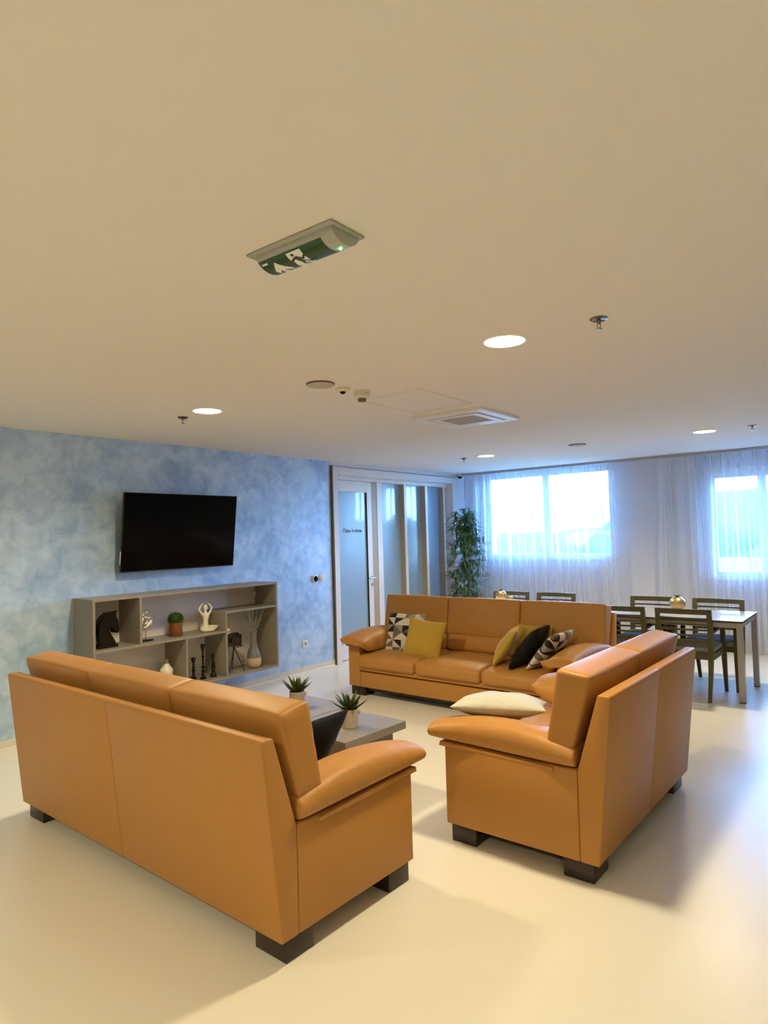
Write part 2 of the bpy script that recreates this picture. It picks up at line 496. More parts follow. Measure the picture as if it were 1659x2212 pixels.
# ------------------------------------------------------------------ glazed partition with door
part = empty('trim_1', (0, 0, 0), kind='structure')
bm = B()
cw = 0.10
box(bm, (-0.16, PY0 + 0.01, 0), (0.03, PY0 + cw, 2.49), 0.004)
box(bm, (-0.16, PY1 - cw - 0.02, 0), (0.03, PY1 - 0.02, 2.49), 0.004)
box(bm, (-0.16, PY0 + cw, 2.395), (0.029, PY1 - cw - 0.02, 2.489), 0.003)
finish('casing', bm, M_white_frame, part, smooth=False)
bm = B(); box(bm, (-0.01, PY0 - 0.012, 0), (0.022, PY0 + 0.011, 2.50)); finish('edge_strip', bm, M_dark_gap, part, smooth=False)
xf = -0.08                                # face of the recessed frame
win = empty('window_4', (0, 0, 0), kind='structure')
panes = [(7.265, 7.80), (7.86, 8.35), (8.41, 8.86)]
bm = B()
box(bm, (xf - 0.10, 7.155, 0), (xf, 7.265, 2.3395), 0.003)
box(bm, (xf - 0.10, 6.23, 2.34), (xf + 0.001, 8.97, 2.3945), 0.003)
box(bm, (xf - 0.10, 7.80, 0), (xf, 7.86, 2.3395), 0.003)
box(bm, (xf - 0.10, 8.35, 0), (xf, 8.41, 2.3395), 0.003)
box(bm, (xf - 0.10, 8.86, 0), (xf, 8.90, 2.3395), 0.003)
for a, b_ in ((7.266, 7.799), (7.861, 8.349), (8.411, 8.859)): box(bm, (xf - 0.10, a, 0), (xf - 0.001, b_, 0.16))
finish('mullion_frame', bm, M_white_frame, win, smooth=False)
bm = B(); box(bm, (xf - 0.09, 8.90, 0), (xf - 0.03, 8.975, 2.34)); finish('end_panel', bm, M_white_frame, win, smooth=False)
bm = B()
for yj in (7.80, 8.35, 8.86): box(bm, (xf - 0.092, yj - 0.004, 0.16), (xf - 0.006, yj - 0.0005, 2.335))
finish('jamb_liner', bm, M_oak_edge, win, smooth=False)
for a, b_ in panes:
    bm = B(); box(bm, (xf - 0.098, a - 0.004, 0.15), (xf - 0.088, b_ + 0.004, 2.345)); finish('frosted_pane', bm, M_frost, win, smooth=False)
# door
door = empty('door_1', (xf, 6.24, 0), kind='structure')
dy0, dy1, dz1 = 0.0, 0.80, 2.335
bm = B()
xs0, xs1 = -0.05, -0.004
box(bm, (xs0, dy0, 0.008), (xs1, dy0 + 0.115, dz1), 0.003); box(bm, (xs0, 0.70, 0.008), (xs1, dy1, dz1), 0.003)
box(bm, (xs0, 0.1155, 2.19), (xs1 - 0.0005, 0.6995, dz1)); box(bm, (xs0, 0.1155, 0.008), (xs1 - 0.0005, 0.6995, 0.20))
finish('door_leaf', bm, M_white_frame, door, smooth=False)
bm = B(); box(bm, (-0.034, 0.10, 0.19), (-0.026, 0.71, 2.20)); gp = finish('door_glass', bm, M_frost, door, smooth=False)
bm = B(); box(bm, (xs0 + 0.004, 0.692, 0.20), (xs1 - 0.002, 0.6995, 2.19)); finish('glazing_bead', bm, M_black_plastic, door, smooth=False)
bm = B(); box(bm, (-0.06, 0.802, 0.0), (-0.004, 0.913, 2.335)); finish('door_rebate', bm, M_oak_edge, door, smooth=False)
bm = B()
tube(bm, [(-0.004, 0.765, 1.03), (0.03, 0.765, 1.03), (0.048, 0.765, 1.03)], 0.010, 10)
tube(bm, [(0.048, 0.775, 1.03), (0.048, 0.70, 1.03), (0.046, 0.65, 1.03)], 0.010, 10)
finish('door_handle', bm, M_chrome, door)
for zz in (1.03, 0.935):
    bm = B(); lathe(bm, [(0.024, 0), (0.026, 0.004), (0.024, 0.008)], 20)
    finish('lock_rose', bm, M_chrome, door, loc=(-0.004, 0.765, zz), rot=(0, PI / 2, 0))
# lettering on the glass
cu = bpy.data.curves.new('lettering', 'FONT'); cu.body = '\u010cajna kuhinja'; cu.size = 0.088; cu.extrude = 0.001; cu.offset = 0.0012
cu.align_x = 'CENTER'
tmp = bpy.data.objects.new('lettering_source', cu); C.objects.link(tmp)
bpy.context.view_layer.update()
dg = bpy.context.evaluated_depsgraph_get()
me = bpy.data.meshes.new_from_object(tmp.evaluated_get(dg)); me.name = 'lettering'
bpy.data.objects.remove(tmp)
lt = bpy.data.objects.new('lettering', me); C.objects.link(lt); lt.parent = door
me.materials.clear(); me.materials.append(M_text)
w_ = max(v.co.x for v in me.vertices) - min(v.co.x for v in me.vertices)
lt.scale = (0.385 / w_, 0.72, 1.0)
lt.rotation_euler = (PI / 2, 0, PI / 2); lt.location = (-0.0245, 0.405, 1.655)

# ------------------------------------------------------------------ sofas
def sofa(name, Ls, nseat, label, cat, loc, rz):
    root = empty(name, loc, rz, label, cat)
    h = Ls / 2
    # origin: middle of the back edge on the floor
    for s0, s1 in ((-h, -0.001), (0.001, h)):
        bm = B(); prism(bm, [(0, 0.09), (-0.08, 0.845), (-0.072, 0.857), (-0.02, 0.857), (0.088, 0.50), (0.088, 0.09)], s0, s1, 'x', 0.008, 3)
        finish('back_panel', bm, M_leather, root)
    for s in (-1, 1):
        bm = B()
        a, b_ = sorted((s * h, s * (h - 0.15)))
        prism(bm, [(0.089, 0.09), (0.089, 0.505), (0.3, 0.50), (0.812, 0.492), (0.812, 0.09)], a, b_, 'x', 0.008, 3)
        finish('side_panel', bm, M_leather, root)
        bm = B(); a, b_ = sorted((s * (h + 0.012), s * (h - 0.16)))
        prism(bm, [(0.20, 0.478), (0.20, 0.496), (0.5, 0.506), (0.835, 0.512), (0.84, 0.488), (0.5, 0.484)], a, b_, 'x', 0.004, 2)
        finish('side_flap', bm, M_leather, root)
        # armrest pad: lofted cross-sections draped over the inner side
        bm = B(); rings = []
        vs_ = [0.092, 0.10, 0.125, 0.2, 0.3, 0.4, 0.5, 0.6, 0.7, 0.78, 0.84, 0.885, 0.905, 0.908]
        for k, v in enumerate(vs_):
            q = (v - 0.092) / (0.905 - 0.092)
            top = 0.606 + 0.052 * math.sin(PI * min(1, q * 0.98)) ** 0.8 - 0.012 * q
            zb = 0.507 + 0.012 * q
            lowin = 0.440
            sh = 1.0
            if k == 0: sh = 0.82
            if k == 1: sh = 0.94
            if k >= 11: sh = (1.0, 0.95, 0.80)[k - 11]
            if v > 0.8: lowin = 0.440 + (v - 0.8) * 0.8
            cross = [(0.000, zb), (0.022, zb + 0.020), (0.027, (zb + top) / 2), (0.012, top - 0.022), (-0.03, top - 0.004), (-0.10, top),
                     (-0.17, top - 0.012), (-0.225, top - 0.045), (-0.262, (top + lowin) / 2 + 0.01), (-0.275, lowin + 0.035), (-0.262, lowin),
                     (-0.225, lowin + 0.004), (-0.20, zb - 0.02), (-0.16, zb + 0.0), (-0.08, zb)]
            cz = (zb + top) / 2; cx_ = -0.11
            ring = []
            for (du, z) in cross:
                du = cx_ + (du - cx_) * (1 - (1 - sh) * 0.18); z = cz + (z - cz) * sh
                ring.append(bm.verts.new((s * (h + du), v, z)))
            rings.append(ring)
        n = len(rings[0])
        for a, b_ in zip(rings, rings[1:]):
            for k in range(n): bm.faces.new((a[k], a[(k + 1) % n], b_[(k + 1) % n], b_[k]))
        bm.faces.new(rings[0]); bm.faces.new(list(reversed(rings[-1])))
        o = finish('armrest', bm, M_leather_crease, root, angle=80)
        md = o.modifiers.new('smooth', 'SUBSURF'); md.levels = 2; md.render_levels = 2
    # front: base panel, two padded rails
    w = h - 0.152
    bm = B(); box(bm, (-w, 0.10, 0.09), (w, 0.814, 0.246), 0.010, 3); box(bm, (-w, 0.101, 0.2462), (w, 0.790, 0.312)); finish('base_panel', bm, M_leather, root)
    bm = B(); soft(bm, (-w, 0.70, 0.258), (w, 0.836, 0.304), 0.014, 6); finish('front_rail', bm, M_leather, root)
    sw = 2 * w / nseat
    hw = Ls / nseat
    for k in range(nseat):
        a = -w + k * sw
        def wp(p):
            q = max(0.0, (p.y - 0.55) / 0.32)
            return Vector((p.x, p.y, p.z - 0.028 * q * q))
        bm = B(); soft(bm, (a + 0.002, 0.12, 0.314), (a + sw - 0.002, 0.868, 0.436), 0.040, 12, (0.0, 0.008, 0.010), wp)
        finish('seat_cushion', bm, M_leather, root, angle=80)
        def wl(p):
            return Vector((p.x, p.y - 0.20 * (p.z - 0.45), p.z))
        a2 = -(h - 0.02) + k * (2 * h - 0.04) / nseat; b2 = a2 + (2 * h - 0.04) / nseat
        a2 = max(a2, -w + 0.1); b2 = min(b2, w - 0.1)
        bm = B(); soft(bm, (a2 + 0.003, 0.11, 0.43), (b2 - 0.003, 0.275, 0.612), 0.05, 10, (0, 0.012, 0), wl)
        finish('lumbar_cushion', bm, M_leather, root, angle=80)
        def wh(p):
            q = (p.z - 0.59) / 0.35
            rx = 0.0035 * math.sin(p.z * 95 + p.y * 25) * max(0.0, min(1.0, (p.z - 0.70) * 9)) if (k == 0 and p.x < -h + 0.02) or (k == nseat - 1 and p.x > h - 0.02) else 0.0
            return Vector((p.x + rx, p.y - 0.068 * q - (0.24 - p.y) * 0.20 * q, p.z + 0.006 * q + (p.y - 0.17) * 0.18 * q))
        a3 = -h + k * hw; b3 = a3 + hw
        a3 += 0.002; b3 -= 0.002
        bm = B(); soft(bm, (a3, 0.106, 0.588), (b3, 0.240, 0.938), 0.018, 12, (0.0, 0.014, 0.007), wh)
        finish('head_cushion', bm, M_leather, root, angle=80)
    bm = B(); box(bm, (-h + 0.08, 0.06, 0.052), (h - 0.08, 0.76, 0.092)); finish('under_frame', bm, M_foot, root, smooth=False)
    for sx_ in (-1, 1):
        for v0 in (0.032, 0.645):
            bm = B(); a, b_ = sorted((sx_ * (h - 0.015), sx_ * (h - 0.195)))
            box(bm, (a, v0, 0.0), (b_, v0 + 0.145, 0.091), 0.004)
            finish('foot', bm, M_foot, root)
    return root


def place_sofa(corner, rz, Ls, side):
    """corner = floor position of the back corner at u = side*L/2"""
    d = Vector((math.cos(rz), math.sin(rz)))
    p = Vector(corner) - d * (side * Ls / 2)
    return (p.x, p.y, 0)


R1 = math.radians(-1.7)
LA = 2.275
sofa('leather_sofa', LA, 3, 'three-seat tan leather sofa in the foreground seen from behind', 'sofa', place_sofa((3.725, 1.712), R1, LA, 1), R1)
R2 = math.radians(180 - 1.6)
LB = 2.44
sofa('leather_sofa', LB, 3, 'three-seat tan leather sofa facing the camera with mustard and patterned cushions', 'sofa',
     place_sofa((1.15, 5.905), R2, LB, 1), R2)
R3 = math.radians(89.0)
LC = 1.47
sofa('leather_loveseat', LC, 2, 'two-seat tan leather sofa on the right with a white cushion on it', 'sofa', place_sofa((4.478, 2.925), R3, LC, -1), R3)


# ------------------------------------------------------------------ throw cushions
def pillow(name, size, thick, m, label, loc, normal, spin, group=None, fur=False, seed=1, pinch=0.07):
    """square cushion; local z = face normal"""
    rnd = random.Random(seed)
    bm = B(); N = 22
    top, bot = {}, {}
    off = Vector((rnd.random() * 9, rnd.random() * 9, 0))
    for i in range(N + 1):
        for j in range(N + 1):
            x = math.sin((-1 + 2 * i / N) * PI / 2); y = math.sin((-1 + 2 * j / N) * PI / 2)
            px = x * (1 - pinch * (1 - y * y)); py = y * (1 - pinch * (1 - x * x))
            e = (max(0.0, 1 - abs(x) ** 2.4) * max(0.0, 1 - abs(y) ** 2.4)) ** 0.55
            wr = noise.noise(Vector((px * 2.2, py * 2.2, 0)) + off) * 0.16 + 1
            X, Y, Z = px * size[0] / 2, py * size[1] / 2, e * thick / 2 * wr
            edge = i in (0, N) or j in (0, N)
            top[i, j] = bm.verts.new((X, Y, Z + (0.002 if not edge else 0)))
            bot[i, j] = top[i, j] if edge else bm.verts.new((X, Y, -Z))
    for i in range(N):
        for j in range(N):
            bm.faces.new((top[i, j], top[i + 1, j], top[i + 1, j + 1], top[i, j + 1]))
            bm.faces.new((bot[i, j], bot[i, j + 1], bot[i + 1, j + 1], bot[i + 1, j]))
    if fur:
        bm.normal_update()
        vs = [(v.co.copy(), v.normal.copy()) for v in bm.verts]
        for _ in range(9000):
            p, nn = rnd.choice(vs)
            p = p + Vector((rnd.uniform(-1, 1), rnd.uniform(-1, 1), rnd.uniform(-1, 1))) * 0.010
            d = (nn + Vector((rnd.uniform(-1, 1), rnd.uniform(-1, 1), rnd.uniform(-1, 1))) * 0.7).normalized() * rnd.uniform(0.012, 0.028)
            s_ = d.cross(Vector((rnd.uniform(-1, 1), rnd.uniform(-1, 1), rnd.uniform(-1, 1)))).normalized() * 0.0013
            a = bm.verts.new(p - s_); b_ = bm.verts.new(p + s_); c = bm.verts.new(p + d)
            bm.faces.new((a, b_, c))
    o = finish(name, bm, m, None, angle=75, loc=loc)
    z = Vector(normal).normalized()
    up = Vector((0, 0, 1)); y = (up - z * up.dot(z)).normalized(); x = y.cross(z)
    R = Matrix((x, y, z)).transposed().to_4x4() @ Matrix.Rotation(math.radians(spin), 4, 'Z')
    o.rotation_euler = R.to_euler()
    return tag(o, label, 'cushion', group)


GC = 'throw cushions on the leather sofas'
pillow('throw_cushion', (0.42, 0.42), 0.13, M_tri, 'black, grey and cream triangle-print cushion behind the left mustard one', (1.61, 5.42, 0.600), (0.15, -1, 0.28), -2, GC, seed=2)
pillow('throw_cushion', (0.41, 0.39), 0.13, M_mustard, 'mustard cushion facing front, in front of the left triangle-print cushion', (1.94, 5.28, 0.582), (0.12, -1, 0.34), -6, GC, seed=3)
def leaning(size, thick, m, label, p0, az, lean, **kw):
    """cushion standing on its lower edge, toppled sideways; p0 = near lower corner"""
    e_ = Vector((math.cos(math.radians(az)), math.sin(math.radians(az)), 0)); r_ = Vector((e_.y, -e_.x, 0)); le = math.radians(lean)
    u_ = Vector((0, 0, 1)) * math.cos(le) + r_ * math.sin(le)
    c_ = Vector(p0) + (e_ + u_) * size / 2
    return pillow('throw_cushion', (size, size), thick, m, label, c_, e_.cross(u_), 0, GC, **kw)
leaning(0.37, 0.12, M_mustard, 'mustard cushion tipped on edge beside the furry black one', (2.78, 5.09, 0.445), 112, 35, seed=4)
pillow('throw_cushion', (0.36, 0.36), 0.10, M_mustard, 'mustard cushion mostly hidden behind the tipped one', (2.95, 5.55, 0.575), (-0.1, -1, 0.30), 0, GC, seed=5)
leaning(0.39, 0.11, M_black_fur, 'fluffy black fur cushion between mustard and triangle-print cushions', (2.95, 5.09, 0.445), 100, 38, fur=True, seed=6)
leaning(0.41, 0.12, M_tri, 'triangle-print cushion leaning on the right arm of the far sofa', (3.09, 5.09, 0.445), 88, 42, seed=7)
leaning(0.36, 0.12, M_black_velvet, 'plain black velvet cushion on the foreground sofa', (3.24, 2.10, 0.445), 92, 32, seed=8)
pillow('throw_cushion', (0.50, 0.44), 0.13, M_white_linen, 'off-white linen cushion lying flat on the two-seat sofa', (3.81, 3.30, 0.640), (-0.05, 0.14, 1), 4, GC, seed=9)


# ------------------------------------------------------------------ coffee tables
def coffee_table(label, x0, y0, x1, y1, zt, rz):
    root = empty('coffee_table', ((x0 + x1) / 2, (y0 + y1) / 2, 0), rz, label, 'coffee table', 'square grey coffee tables')
    hx, hy = (x1 - x0) / 2, (y1 - y0) / 2
    bm = B(); box(bm, (-hx, -hy, zt - 0.048), (hx, hy, zt), 0.002); finish('tabletop', bm, M_ctable, root, smooth=False)
    bm = B(); box(bm, (-hx + 0.06, -hy + 0.06, 0.02), (hx - 0.06, hy - 0.06, zt - 0.0485), 0.002); finish('base_box', bm, M_ctable, root, smooth=False)
    bm = B(); box(bm, (-hx + 0.09, -hy + 0.09, 0), (hx - 0.09, hy - 0.09, 0.021)); finish('plinth', bm, M_table_edge, root, smooth=False)
    return root
ZT = 0.42
coffee_table('grey coffee table nearer the camera holding the front succulent', 2.515, 2.865, 3.065, 3.415, ZT, math.radians(-3))
coffee_table('grey coffee table nearer the blue wall holding the rear succulent', 1.962, 2.995, 2.512, 3.545, ZT, math.radians(-3))


def leaf_blade(bm, base, azim, length, width, elev0, curl, thick=0.25, seg=7):
    """pointed fleshy blade with a V section"""
    az = Vector((math.cos(azim), math.sin(azim), 0)); side = Vector((-math.sin(azim), math.cos(azim), 0))
    p = Vector(base); el = elev0; rows = []
    for k in range(seg + 1):
        q = k / seg
        wv = width * (math.sin(PI * min(1, 0.22 + q * 0.78)) ** 0.8) * (1 - q ** 3 * 0.6)
        if k == seg: wv = 0.0005
        d = az * math.cos(el) + Vector((0, 0, 1)) * math.sin(el)
        nn = -az * math.sin(el) + Vector((0, 0, 1)) * math.cos(el)
        rows.append([bm.verts.new(p - side * wv + nn * wv * thick), bm.verts.new(p - nn * wv * 0.35), bm.verts.new(p + side * wv + nn * wv * thick), bm.verts.new(p + nn * wv * 0.12)])
        p = p + d * (length / seg); el += curl / seg
    for a, b_ in zip(rows, rows[1:]):
        for k in range(4): bm.faces.new((a[k], a[(k + 1) % 4], b_[(k + 1) % 4], b_[k]))
    bm.faces.new(rows[0])


def succulent(label, loc, seed, spin):
    rnd = random.Random(seed)
    root = empty('potted_succulent', loc, spin, label, 'plant', 'succulents on the coffee tables')
    bm = B(); lathe(bm, [(0.047, 0), (0.050, 0.003), (0.053, 0.112), (0.053, 0.115), (0.049, 0.115), (0.048, 0.10), (0.001, 0.10)], 36, cap=True)
    finish('pot', bm, M_pot, root)
    bm = B(); lathe(bm, [(0.0475, 0.095), (0.0475, 0.104), (0.001, 0.108)], 24); finish('soil', bm, M_soil, root)
    bm = B(); box(bm, (0.050, -0.006, 0.082), (0.066, 0.006, 0.104), 0.002); finish('wooden_peg', bm, M_oak_edge, root)
    bm = B()
    for ring, (n, el, ln, w) in enumerate(((7, 0.50, 0.125, 0.017), (7, 0.90, 0.135, 0.017), (5, 1.25, 0.115, 0.014))):
        for k in range(n):
            a = 2 * PI * k / n + ring * 0.4 + rnd.uniform(-0.15, 0.15)
            leaf_blade(bm, (0.008 * math.cos(a), 0.008 * math.sin(a), 0.104), a, ln * rnd.uniform(0.88, 1.12), w, el + rnd.uniform(-0.1, 0.1), 0.35 if ring == 0 else -0.15)
    finish('leaves', bm, M_succ, root, angle=50)
    return root
succulent('spiky succulent in pale pot beside the blue wall side of the tables', (2.245, 3.262, ZT), 3, 0.9)
succulent('spiky succulent in pale pot on the nearer coffee table', (2.865, 3.105, ZT), 8, 0.6)

# ------------------------------------------------------------------ wall shelf unit
UY0, UY1, UZ0, UZ1, UD, TH = 2.812, 4.858, 0.24, 1.137, 0.35, 0.022
unit = empty('wall_shelf_unit', (0, (UY0 + UY1) / 2, UZ0), 0, 'long grey-brown wall shelf unit with open compartments under the television', 'shelf')
def ub(name, y0, y1, z0, z1, x0=0.012, x1=UD, m=M_lam):
    yc = (UY0 + UY1) / 2
    bm = B(); box(bm, (x0, y0 - yc, z0 - UZ0), (x1, y1 - yc, z1 - UZ0), 0.0012, 1); return finish(name, bm, m, unit, smooth=False)
ub('side_panel', UY0, UY0 + TH, UZ0, UZ1 - TH); ub('side_panel', UY1 - TH, UY1, UZ0, UZ1 - TH)
ub('top_panel', UY0, UY1, UZ1 - TH, UZ1); ub('bottom_panel', UY0 + TH, UY1 - TH, UZ0, UZ0 + TH)
ub('back_panel', UY0 + 0.002, UY1 - 0.002, UZ0 + 0.002, UZ1 - 0.002, 0.001, 0.013, M_lam_back)
ub('shelf', UY0 + TH, 4.166, 0.688, 0.71); ub('shelf', 4.166 + TH, UY1 - TH, 0.874, 0.896)
ub('divider', 3.238, 3.26, 0.71, UZ1 - TH); ub('divider', 3.705, 3.727, UZ0 + TH, 0.688)
ub('divider', 4.166, 4.188, UZ0 + TH, 0.896)
for zz in (1.00, 0.575): ub('hanging_bracket', UY1 - TH - 0.05, UY1 - TH - 0.001, zz - 0.02, zz + 0.03, 0.0125, 0.035, M_white_plastic)
SH1, SH0 = 0.71, UZ0 + TH               # shelf heights

# horse head bust
hr = empty('horse_head_statue', (0.215, 3.005, SH1), 0, 'glossy black horse head bust in the left compartment of the shelf unit', 'statue')
bm = B(); box(bm, (-0.055, -0.092, 0), (0.055, 0.070, 0.028), 0.006); finish('plinth', bm, M_black_ceramic, hr)
bm = B()
# neck/head outline in the y-z plane, given as a centre line with radii (front-back, thickness)
outline = [(-0.072, 0.026), (-0.086, 0.09), (-0.088, 0.15), (-0.075, 0.21), (-0.045, 0.262), (-0.005, 0.293), (0.035, 0.303), (0.062, 0.300),
           (0.075, 0.297), (0.068, 0.280), (0.068, 0.258), (0.080, 0.235), (0.088, 0.20), (0.092, 0.165), (0.092, 0.135), (0.078, 0.118), (0.058, 0.118), (0.046, 0.135),
           (0.040, 0.158), (0.022, 0.166), (0.012, 0.150), (0.018, 0.115), (0.036, 0.075), (0.052, 0.045), (0.060, 0.026)]
ths = [0.042] * len(outline)
for sgn_layers in (0,):
    layers = []
    for q in (-1, -0.8, -0.45, 0, 0.45, 0.8, 1):
        sc_ = math.sqrt(max(0.0, 1 - q * q)) * 0.35 + 0.65 if abs(q) < 1 else 0.80
        cy_ = sum(p[0] for p in outline) / len(outline); cz_ = sum(p[1] for p in outline) / len(outline)
        ring = []
        for (yy, zz) in outline:
            head = 0.030 if zz > 0.12 and yy > 0.0 else 0.042
            k = 1 - (1 - sc_) * 0.35
            # shrink towards the local medial line
            my = -0.02 if zz < 0.2 and yy < 0.03 else 0.05 if yy > 0.03 else -0.02
            ring.append(bm.verts.new((q * head, my + (yy - my) * k, zz)))
        layers.append(ring)
    n = len(outline)
    for a, b_ in zip(layers, layers[1:]):
        for k in range(n): bm.faces.new((a[k], a[(k + 1) % n], b_[(k + 1) % n], b_[k]))
    bm.faces.new(layers[0]); bm.faces.new(list(reversed(layers[-1])))
finish('horse_head', bm, M_black_ceramic, hr, angle=50)
hr.scale = (1.0, 1.1, 1.0)
for s in (-1, 1):
    bm = B(); lathe(bm, [(0.012, 0), (0.010, 0.018), (0.001, 0.038)], 10)
    finish('ear', bm, M_black_ceramic, hr, loc=(s * 0.016, 0.052, 0.284), rot=(-1.0, s * 0.1, 0))

# tree-of-life ornament in a ring
tr_ = empty('tree_ornament', (0.23, 3.365, SH1), 0, 'thin ring ornament with a white tree beside the compartment divider', 'ornament')
bm = B(); box(bm, (-0.025, -0.065, 0), (0.025, 0.065, 0.016), 0.003); finish('base', bm, M_black_ceramic, tr_)
bm = B(); tube(bm, [(0, 0.088 * math.cos(a), 0.19 + 0.088 * math.sin(a)) for a in [2 * PI * k / 40 for k in range(41)]], 0.0022, 6, False); finish('ring', bm, M_chrome, tr_)
bm = B()
rnd = random.Random(4)
tube(bm, [(0, 0, 0.016), (0, 0.004, 0.08), (0, -0.002, 0.13)], [0.004, 0.003, 0.002], 6)
for k in range(9):
    a = PI * (0.05 + 0.9 * k / 8)
    tip = (0, 0.07 * math.cos(a), 0.17 + 0.085 * math.sin(a))
    tube(bm, [(0, 0, 0.11 + 0.01 * (k % 3)), (0, tip[1] * 0.5, 0.16), tip], [0.002, 0.0016, 0.001], 5)
finish('tree_branches', bm, M_chrome, tr_)
bm = B()
for k in range(22):
    a = rnd.uniform(0, 2 * PI); r = rnd.uniform(0.02, 0.072)
    y_, z_ = r * math.cos(a), 0.19 + r * math.sin(a)
    bmesh.ops.create_uvsphere(bm, u_segments=8, v_segments=5, radius=0.010, matrix=Matrix.Translation((0, y_, z_)) @ Matrix.Diagonal((0.3, 1, 0.8, 1)))
finish('tree_leaves', bm, M_ivory, tr_)

# moss ball in a copper pot
ms = empty('copper_pot_plant', (0.20, 3.70, SH1), 0, 'round green moss plant in a brown copper pot on the shelf', 'plant')
bm = B(); lathe(bm, [(0.058, 0), (0.061, 0.004), (0.061, 0.128), (0.057, 0.128), (0.056, 0.11), (0.001, 0.11)], 32); finish('pot', bm, M_copper, ms)
bm = B()
bmesh.ops.create_icosphere(bm, subdivisions=3, radius=0.062, matrix=Matrix.Translation((0, 0, 0.160)) @ Matrix.Diagonal((1, 1, 0.8, 1)))
bm.normal_update()
pts = [(v.co.copy(), v.normal.copy()) for v in bm.verts]
for _ in range(2600):
    p, nn = rnd.choice(pts)
    if p.z < 0.125: continue
    p = p + Vector((rnd.uniform(-1, 1), rnd.uniform(-1, 1), rnd.uniform(-1, 1))) * 0.006
    d = (nn + Vector((rnd.uniform(-1, 1), rnd.uniform(-1, 1), rnd.uniform(-0.5, 1))) * 0.5).normalized() * 0.016
    s_ = d.cross(Vector((rnd.uniform(-1, 1), rnd.uniform(-1, 1), 1))).normalized() * 0.0022
    a = bm.verts.new(p - s_); b_ = bm.verts.new(p + s_); c = bm.verts.new(p + d); bm.faces.new((a, b_, c))
finish('moss_ball', bm, M_moss, ms)

# seated figurine with raised arms
yg = empty('yoga_figurine', (0.215, 4.03, SH1), 0, 'ivory seated figurine with both arms raised over its head', 'figurine')
bm = B()
tube(bm, [(0, 0, 0.012), (0, 0, 0.035), (0, -0.002, 0.075), (0, 0.0, 0.115), (0, 0.002, 0.150), (0, 0, 0.172), (0, 0, 0.190), (0, 0, 0.205)],
     [0.040, 0.044, 0.026, 0.023, 0.034, 0.030, 0.012, 0.010], 16)
bmesh.ops.create_uvsphere(bm, u_segments=16, v_segments=12, radius=0.024, matrix=Matrix.Translation((0, 0, 0.232)) @ Matrix.Diagonal((0.9, 0.85, 1.3, 1)))
for s in (-1, 1):
    tube(bm, [(0, s * 0.028, 0.160), (0, s * 0.055, 0.190), (0, s * 0.076, 0.222), (0, s * 0.060, 0.246), (0, s * 0.038, 0.268), (0, s * 0.020, 0.274)],
         [0.013, 0.010, 0.009, 0.007, 0.006, 0.005], 10)
tube(bm, [(0.0, -0.030, 0.026), (0.035, -0.055, 0.024), (0.060, -0.020, 0.020), (0.068, 0.040, 0.016)], [0.030, 0.024, 0.019, 0.012], 12)
tube(bm, [(0.0, 0.030, 0.028), (0.025, 0.070, 0.032), (0.030, 0.100, 0.036), (0.050, 0.060, 0.022), (0.066, 0.0, 0.016)], [0.030, 0.025, 0.021, 0.016, 0.011], 12)
finish('body', bm, M_ivory, yg, angle=80)

# old camera on a tripod
cmr = empty('camera_ornament', (0.225, 4.362, SH0), -0.45, 'dark vintage camera ornament on a tripod with a round silver flash', 'ornament')
bm = B(); box(bm, (-0.038, -0.068, 0.255), (0.030, 0.068, 0.375), 0.006); box(bm, (-0.030, -0.045, 0.375), (0.020, 0.045, 0.392), 0.004)
finish('camera_body', bm, M_black_ceramic, cmr)
bm = B(); lathe(bm, [(0.045, 0), (0.048, 0.014), (0.044, 0.030), (0.036, 0.030), (0.033, 0.020), (0.001, 0.016)], 28)
finish('lens', bm, M_bronze, cmr, loc=(0.030, 0.012, 0.315), rot=(0, PI / 2, 0))
bm = B(); lathe(bm, [(0.008, 0), (0.025, 0.010), (0.030, 0.020), (0.026, 0.021), (0.001, 0.012)], 24)
finish('flash_reflector', bm, M_mirror, cmr, loc=(-0.005, -0.055, 0.415), rot=(0, PI / 2, 0))
bm = B(); tube(bm, [(-0.008, -0.055, 0.375), (-0.008, -0.055, 0.400)], 0.004, 8); finish('flash_post', bm, M_black_plastic, cmr)
for (dx, dy) in ((0.055, -0.055), (0.045, 0.085), (-0.085, 0.0)):
    bm = B(); tube(bm, [(0, 0, 0.250), (dx, dy, 0.004)], [0.0055, 0.0035], 8); finish('leg', bm, M_bronze, cmr)
bm = B(); tube(bm, [(0, 0, 0.25), (0.0, 0.0, 0.215)], 0.011, 12); tube(bm, [(0.01, 0.0, 0.235), (0.03, 0.05, 0.25), (0.04, 0.085, 0.256)], 0.0035, 8)
finish('pan_head', bm, M_bronze, cmr)

cmr.scale = (1.12, 1.12, 1.0)
